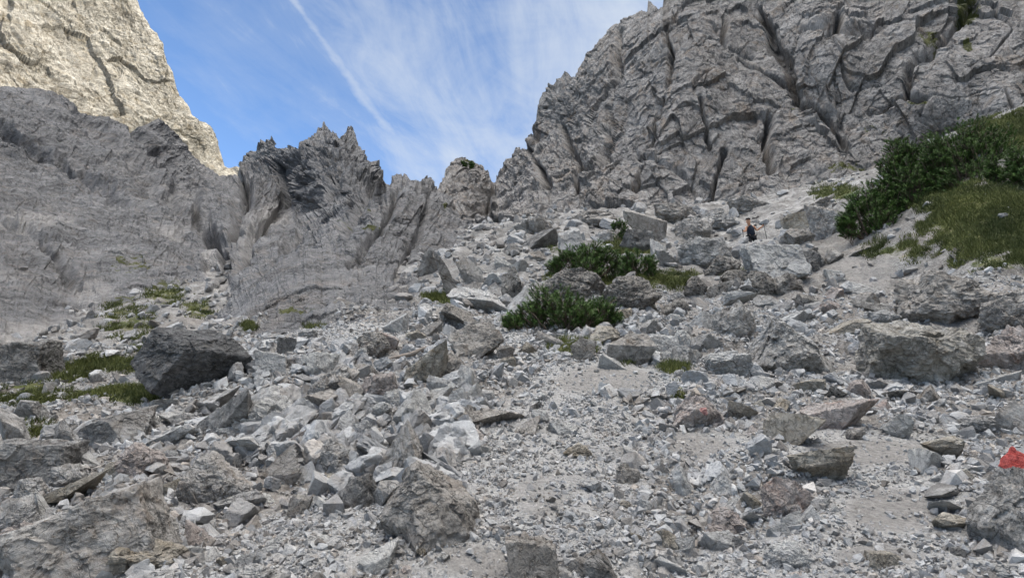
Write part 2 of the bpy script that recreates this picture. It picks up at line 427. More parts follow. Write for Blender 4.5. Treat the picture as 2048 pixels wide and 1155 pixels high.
def mountain(px0, px1, nc, nr, top, bottom, ctrl, mat, disp, jag=3.0, grooves=(), back=(1.0, -0.9), jf=0.8, rough_k=1.0, scree=None, attrs=None, tail=None):
    c = np.array(ctrl, float)
    inv = tps_fit(c[:, :2] / 300.0, 100.0 / c[:, 2], 1e-3)
    xs = np.linspace(px0, px1, nc)
    J = np.stack([xs / 26.0, 0 * xs, 0 * xs + px0], -1)
    v, _ = facet(J)
    ty = poly_y(top, xs) + jag * np.where(xs < 440, .35, 1) * (fbm(J * 1.3, 5, 0.6) + jf * v)
    by = poly_y(bottom, xs)
    t = np.linspace(0, 1, nr)[:, None]
    PX = np.broadcast_to(xs[None], (nr, nc)); kk = max(3, nc // 14); pad = np.pad(ty, kk, mode='edge'); tys = np.convolve(np.convolve(pad, np.ones(kk) / kk, 'same'), np.ones(kk) / kk, 'same')[kk:-kk]
    PY = by[None] * (1 - t) + tys[None] * t + (ty - tys)[None] * t ** 5
    iv = np.maximum(inv(np.stack([PX / 300.0, PY / 300.0], -1)), 0.25)
    Yd = 100.0 / iv
    V = P3(PX, PY, Yd)
    # normals from the smooth surface
    dx = np.gradient(V, axis=1); dy = np.gradient(V, axis=0)
    N = np.cross(dx, dy); N /= np.linalg.norm(N, axis=-1, keepdims=True) + 1e-9
    for k in range(40):
        N[1:-1, 1:-1] = (N[:-2, 1:-1] + N[2:, 1:-1] + N[1:-1, :-2] + N[1:-1, 2:]) / 4
    N /= np.linalg.norm(N, axis=-1, keepdims=True) + 1e-9
    D = disp(V, PX, PY, Yd)
    D = D * (1 - 0.8 * sm(t, 0.82, 0.99))
    hv, _ = facet(warp(V / (Yd[..., None] * 0.022), 0.5, 1.2)); hw, _ = facet(warp(V / (Yd[..., None] * 0.008), 0.4, 1.2))
    D = D + Yd * (0.0045 * hv + 0.0016 * hw + 0.0035 * ridged(V / (Yd[..., None] * 0.03), 4, 0.6)) * (rough_k if np.isscalar(rough_k) else rough_k(PX, PY))
    for line, wdt, dep in grooves:
        wob = 1 + 0.8 * fbm(np.stack([PX / 40, PY / 40, 0 * PX], -1), 3)
        dd = seg_dist(PX + 7 * perlin(np.stack([PX / 22, PY / 22, 0 * PX], -1)), PY, line) / (wdt * wob)
        D = D - 1.7 * dep * np.exp(-dd * dd)
    fade = np.ones((nr, 1)); 
    V = V + N * D[..., None]
    # far side of the mass
    rows = []
    top_row = V[-1]
    nb = 26
    s = Yd[-1][:, None]
    for k in range(1, nb + 1):
        u = (k / nb) ** 1.6
        off = np.zeros_like(top_row)
        off[:, 1] = back[0] * u * s[:, 0] * 0.45
        off[:, 0] = off[:, 1] * top_row[:, 0] / np.maximum(top_row[:, 1], 1)
        off[:, 2] = back[1] * u * s[:, 0] * 0.45
        q = top_row + off
        q = q + (0.02 * s * u ** .5) * np.stack([perlin(q / 6.0), perlin(q / 6.0 + 9), perlin(q / 6.0 + 21)], -1)
        rows.append(q)
    VV = np.concatenate([V, np.array(rows)], 0)
    me = mesh_from('mountain', VV, grid_faces(VV.shape[0], nc), smooth=False)
    if scree is not None:
        a = ell(PX, PY, scree); add_attr(me, 'scree', np.concatenate([a, np.zeros((nb, nc))], 0))
    if attrs:
        a = ell(PX, PY, attrs); a = np.concatenate([a, np.zeros((nb, nc))], 0)
        add_attr(me, 'veg', a)
    o = link('mountain', me, mat); tag(o, kind='structure')
    return o

def clean(v, lim):  # soft limit
    return lim * np.tanh(v / lim)

# left flank, gully, slab and the row of towers
LTOP = [(-300, 172), (0, 175), (70, 181), (130, 196), (170, 216), (205, 234), (240, 247), (270, 255), (290, 252), (312, 238), (330, 252), (350, 274), (375, 305),  # left part: edge of a cast shadow, put into the shape as a ridge
        (405, 332), (437, 355), (455, 358), (482, 352), (490, 330), (498, 314), (516, 294), (532, 287), (549, 281), (556, 292), (563, 304), (576, 304), (585, 301), (594, 306), (608, 310), (614, 296), (620, 278), (633, 268), (650, 256), (656, 266),
        (666, 280), (676, 286), (687, 282), (693, 268), (699, 264), (706, 278), (712, 292), (722, 312), (733, 320), (744, 330), (752, 327), (761, 342), (766, 362), (775, 376), (790, 371), (803, 366), (816, 361), (828, 366),
        (838, 374), (843, 359), (850, 359), (855, 374), (866, 380), (873, 387), (885, 398), (900, 408), (920, 440), (950, 475), (975, 500), (1010, 540)]
LBOT = [(-300, 800), (0, 780), (300, 720), (430, 690), (600, 680), (900, 640), (1010, 600)]
LC = [(-250, 760, 10), (-150, 700, 13), (0, 650, 17), (150, 690, 15), (150, 640, 21), (300, 560, 31), (-200, 500, 24), (0, 500, 29), (100, 560, 27), (200, 470, 38), (330, 450, 44), (-200, 350, 38), (0, 350, 46), (200, 350, 54), (350, 370, 66),
      (-200, 175, 52), (0, 180, 60), (150, 212, 66), (240, 240, 72), (310, 200, 80), (440, 357, 88), (480, 350, 92),
      (430, 560, 30), (430, 600, 24), (470, 480, 42), (490, 420, 55), (470, 375, 78), (300, 700, 15), (430, 670, 14),
      (500, 660, 11.8), (600, 645, 11.8), (750, 620, 12.6), (900, 600, 15), (600, 560, 16), (520, 560, 20), (700, 500, 22.5), (800, 480, 27), (880, 520, 24), (950, 560, 22), (660, 472, 29), (640, 440, 50), (600, 470, 46), (720, 428, 32), (700, 395, 58), (775, 400, 38), (860, 420, 42), (960, 500, 36),
      (548, 285, 95), (650, 260, 95), (700, 270, 92), (580, 350, 80), (640, 390, 58), (700, 390, 50), (750, 340, 84), (765, 378, 70), (815, 363, 62), (870, 385, 62), (900, 410, 58), (1010, 540, 40)]
def slant(V, deg, sq):
    a = R(deg)
    return np.stack([(V[..., 0] * math.cos(a) - V[..., 2] * math.sin(a)) * sq, V[..., 1] * 0.8, V[..., 0] * math.sin(a) + V[..., 2] * math.cos(a)], -1)
def disp_left(V, PX, PY, Y):
    tower = sm(420 - PY, -20, 90) * sm(PX, 450, 520)
    east = sm(PX + 0.6 * (PY - 500), 430, 520)[..., None]
    W = slant(V, 40, 0.45) * (1 - east) + slant(V, -42, 0.5) * east
    W = warp(W, 2.0, 0.12)
    scree = ell(PX, PY, [(100, 700, 120, 70, 1), (430, 590, 40, 50, 1), (420, 470, 70, 60, .6), (560, 440, 50, 40, .6)])
    v1, e1 = facet(warp(W / 9.0, 0.5, 1.2)); v2, e2 = facet(warp(W / 3.1, 0.5, 1.2)); v3, e3 = facet(warp(W / 1.0, 0.5, 1.3)); v4, e4 = facet(warp(W / 0.35, .4, 1.1))
    big = ridged(V / np.array([7.0, 9.0, 17.0]), 4) - 1.2
    fl = ridged(slant(V, 25, 1.0) * np.array([1 / 9., 1 / 14., 1 / 34.]), 3, .5) * (1 - east[..., 0]) + ridged(slant(V, -32, 1.0) * np.array([1 / 6., 1 / 10., 1 / 20.]), 3, .5) * east[..., 0]
    d = 0.010 * Y * fbm(V / 5.0, 6, 0.58) + 0.008 * Y * fl + 0.25 * v1 * sm(Y, 15, 60) + 0.14 * v2 * sm(Y, 8, 30) + 0.05 * v3 + 0.02 * v4
    d = d + tower * (1.0 * big + 0.7 * fbm(V / 3.0, 5, 0.6))
    rough = 1 - 0.75 * np.clip(scree, 0, 1)
    return d * rough + 0.05 * perlin(V * 1.3)

# right-hand wall
RTOP = [(800, 560), (840, 470), (860, 420), (873, 388), (885, 370), (893, 350), (900, 334), (910, 320), (925, 317), (940, 322), (950, 328), (958, 336), (966, 347), (985, 347), (1000, 340), (1012, 332), (1022, 316), (1030, 308), (1033, 296), (1040, 293), (1046, 302),
        (1056, 300), (1058, 275), (1065, 268), (1072, 275), (1076, 240), (1082, 210), (1092, 182), (1100, 172), (1112, 174), (1122, 160), (1135, 147), (1150, 158), (1160, 152), (1164, 130), (1180, 108), (1195, 92), (1204, 78), (1212, 66),
        (1225, 50), (1245, 42), (1262, 32), (1283, 24), (1295, 26), (1297, 4), (1306, 12), (1317, 20), (1326, 16), (1331, -10), (1340, -60), (1500, -220), (2300, -300)]
RBOT = [(800, 640), (900, 560), (1000, 500), (1200, 470), (1500, 450), (1700, 400), (1900, 350), (2300, 320)]
RC = [(800, 560, 48), (873, 390, 72), (912, 318, 80), (985, 348, 92), (1045, 295, 84), (1072, 240, 82), (1135, 148, 78), (1220, 60, 76), (1330, -20, 72), (1100, 200, 78),
      (900, 500, 44), (1000, 465, 38), (1150, 445, 40), (1300, 435, 41), (1450, 425, 40), (1600, 385, 41), (1750, 345, 42), (1900, 310, 42), (2250, 280, 34),
      (930, 420, 50), (1050, 400, 52), (985, 400, 66), (1090, 330, 60), (1150, 300, 60), (1250, 300, 50), (1250, 150, 60), (1400, 300, 46), (1390, 100, 55), (1500, 250, 47), (1500, 60, 60), (1560, 130, 52), (1575, 200, 49), (1640, 260, 46.5), (1700, 290, 44),
      (1620, 100, 49), (1750, 150, 46), (1850, 220, 42), (2000, 150, 40), (2000, 0, 48), (1700, 0, 56), (2250, 0, 46), (1500, -200, 82), (2200, -280, 66), (1400, 400, 42), (1250, 400, 44)]
RG = [([(1540, 235), (1533, 290), (1541, 345)], 5, 1.3), ([(1526, 30), (1552, 100), (1572, 130), (1588, 190)], 8, 1.3), ([(1448, 290), (1436, 340), (1412, 405)], 4, 1.1),
      ([(1335, 60), (1342, 120), (1338, 180)], 4, 1.2), ([(1590, 200), (1640, 225), (1692, 295)], 7, .7), ([(1240, 60), (1222, 180), (1200, 330)], 5, .8), ([(1445, 40), (1450, 95), (1500, 112)], 4, 1.1),
      ([(1680, 30), (1672, 60)], 6, 1.8), ([(1810, 190), (1818, 130), (1900, 60), (1950, 10)], 6, .9), ([(1600, 60), (1720, 70), (1790, 40)], 8, .8), ([(1060, 300), (1100, 380)], 5, 1.2), ([(1120, 250), (1160, 330), (1150, 400)], 4, .9),
      ([(990, 350), (975, 440)], 7, 1.2), ([(1290, 310), (1270, 390)], 3, .7), ([(1740, 215), (1800, 190), (1850, 200)], 5, .7), ([(1400, 210), (1420, 290)], 4, .6), ([(1330, 200), (1300, 300)], 4, .6), ([(1475, 120), (1560, 160)], 4, .8)]
def disp_right(V, PX, PY, Y):
    W = slant(V, 14, 1.0) * np.array([1, 1, 0.30]); W2 = slant(V, -30, 0.75)
    W = warp(W, 0.35, 0.2)
    v0, _ = facet(warp(W / 13.0 + 5, 0.14, 1.6), 1.1); v1, e1 = facet(warp(W / 5.5, 0.14, 1.6), 1.1); v2, e2 = facet(warp(W / 2.2, 0.14, 1.7), 1.1); v3, e3 = facet(warp(W2 / 1.0, 0.25, 1.3)); v4, e4 = facet(warp(W2 / 0.36, .3, 1.1))
    j = perlin(warp(W / 4.5 + 77, .3, 1.0) * np.array([1, 1, .5])); j2 = perlin(warp(W2 / 3.0 + 41, .3, 1.0))
    gate = sm(perlin(V / 9.0 + 13), -.1, .25)
    j3 = perlin(warp(W / 1.7 + 19, .3, 1.0))
    d = 0.65 * v0 + 0.55 * v1 + 0.36 * v2 + 0.17 * v3 + 0.07 * v4 + 0.6 * fbm(W / 6.0, 5, 0.5)
    d = d - 0.5 * np.exp(-(j / 0.03) ** 2) * gate - 0.2 * np.exp(-(j2 / 0.04) ** 2) * (1 - gate) - 0.07 * np.exp(-(j3 / 0.05) ** 2)
    left = sm(1250 - PX, 0, 200)
    return d * (1 - 0.15 * left)

# sunlit wall far behind on the left
ATOP = [(-300, -260), (0, -200), (230, -120), (262, -30), (273, 0), (285, 28), (300, 58), (318, 78), (326, 96), (330, 128), (345, 155), (352, 178), (372, 210), (384, 232), (396, 243), (412, 246), (421, 252),
        (430, 270), (438, 300), (443, 322), (447, 336), (470, 334), (490, 331), (520, 332), (560, 335)]
ABOT = [(-300, 420), (560, 460)]
AC = [(-250, 0, 150), (-250, 400, 130), (0, 0, 178), (0, 250, 158), (150, 0, 200), (150, 250, 180), (270, 0, 222), (300, 250, 205), (380, 230, 226), (440, 320, 245), (440, 400, 235), (500, 335, 262), (560, 400, 270), (-200, -250, 175), (200, -150, 225)]
def disp_far(V, PX, PY, Y):
    W = warp(slant(V, 38, 0.45), 5.0, 0.05)
    v1, e1 = facet(warp(W / 22.0, 0.5, 1.2)); v2, e2 = facet(warp(W / 8.0, 0.5, 1.2)); v3, e3 = facet(warp(W / 3.0, 0.5, 1.3)); v4, e4 = facet(W / 1.2)
    k = sm(450 - PX, 0, 60)
    return (2.2 * v1 + 1.2 * v2 + 0.6 * v3 + 0.25 * v4 + 3.2 * fbm(W / 16.0, 6, 0.6)) * (0.12 + 0.88 * k)

def build_mountains():
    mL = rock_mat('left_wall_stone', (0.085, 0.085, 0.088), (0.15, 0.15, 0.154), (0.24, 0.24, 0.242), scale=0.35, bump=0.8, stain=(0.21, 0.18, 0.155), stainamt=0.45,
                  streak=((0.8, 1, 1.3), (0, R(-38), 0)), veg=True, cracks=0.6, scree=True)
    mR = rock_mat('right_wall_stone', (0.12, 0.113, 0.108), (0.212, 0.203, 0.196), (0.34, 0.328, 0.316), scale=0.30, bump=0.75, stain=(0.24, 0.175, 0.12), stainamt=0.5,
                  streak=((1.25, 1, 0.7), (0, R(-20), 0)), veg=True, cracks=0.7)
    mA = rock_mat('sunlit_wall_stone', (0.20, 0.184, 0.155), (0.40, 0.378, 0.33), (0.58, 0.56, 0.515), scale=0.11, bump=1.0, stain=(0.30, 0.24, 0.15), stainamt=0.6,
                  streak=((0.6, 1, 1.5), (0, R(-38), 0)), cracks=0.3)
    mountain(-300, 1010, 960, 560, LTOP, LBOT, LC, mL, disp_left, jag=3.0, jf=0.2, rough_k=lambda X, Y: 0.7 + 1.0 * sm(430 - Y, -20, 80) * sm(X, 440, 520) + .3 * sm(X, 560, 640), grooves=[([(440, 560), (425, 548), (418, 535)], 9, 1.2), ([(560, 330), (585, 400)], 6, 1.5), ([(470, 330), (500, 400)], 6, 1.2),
             ([(-60, 230), (120, 330), (240, 410)], 12, 0.96), ([(-60, 420), (60, 470), (160, 580)], 9, 0.48), ([(160, 220), (300, 380), (420, 470)], 14, 1.04), ([(262, 260), (380, 400), (440, 500)], 10, 0.96), ([(500, 370), (470, 450), (435, 550)], 12, 1.20),
             ([(600, 330), (560, 420), (470, 540)], 9, 0.96), ([(700, 340), (650, 440), (520, 560)], 7, 0.56), ([(640, 300), (610, 380)], 6, 0.96), ([(745, 345), (740, 400), (690, 470)], 6, 0.64), ([(800, 380), (760, 470), (700, 540)], 5, 0.40), ([(850, 400), (840, 470), (790, 560)], 5, 0.32)],
             scree=[(424, 545, 16, 40, .9), (445, 592, 34, 22, 1), (420, 520, 14, 40, .8), (100, 690, 130, 50, .85), (60, 452, 110, 26, .7), (190, 610, 60, 60, .6), (330, 470, 60, 22, .6), (490, 470, 30, 60, .6), (545, 440, 50, 34, .65), (240, 330, 50, 60, .45), (620, 420, 40, 20, .5), (30, 560, 80, 22, .5), (370, 400, 60, 30, .5)],
             attrs=[(330, 590, 45, 25, .55), (250, 640, 60, 36, .5), (410, 615, 36, 16, .6), (260, 545, 50, 20, .45), (745, 467, 22, 5, .8), (800, 394, 10, 4, .7), (775, 392, 6, 3, .7), (600, 640, 60, 8, .6), (880, 425, 8, 5, .7), (740, 430, 5, 9, .7), (690, 450, 16, 5, .5)])
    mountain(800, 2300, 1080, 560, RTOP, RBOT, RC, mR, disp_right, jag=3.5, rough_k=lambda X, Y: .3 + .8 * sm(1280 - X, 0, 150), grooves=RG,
             attrs=[(1935, 20, 30, 26, .75), (1860, 70, 30, 16, .6), (1935, 90, 12, 14, .8), (1835, 208, 24, 6, .7), (1700, 345, 60, 12, .6), (1600, 215, 30, 5, .5), (1800, 280, 18, 12, .5), (1560, 395, 30, 8, .5), (935, 325, 12, 5, .8), (1130, 400, 20, 3, .4), (1750, 255, 40, 10, .4)])
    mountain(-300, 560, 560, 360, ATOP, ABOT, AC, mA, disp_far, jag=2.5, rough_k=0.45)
    # the high ridge to the east that keeps the sun off the gorge
    nx, ny = 60, 220
    ys = np.linspace(-420, 150, ny); ws = np.linspace(-1, 1, nx)
    Yg, Wg = np.meshgrid(ys, ws)
    crest = 348 + 10 * fbm(np.stack([Yg / 40, 0 * Yg, 0 * Yg], -1), 4)
    Z = crest * (1 - np.abs(Wg) ** 1.1)
    X = 310 + Wg * 210
    V = np.stack([X, Yg, Z], -1); V = V + (np.stack([0 * X, 0 * X, fbm(V / 30, 4) * 9], -1)) * np.abs(Wg)[..., None]
    o = link('mountain', mesh_from('mountain', V, grid_faces(nx, ny)[:, ::-1]), mR); tag(o, kind='structure')
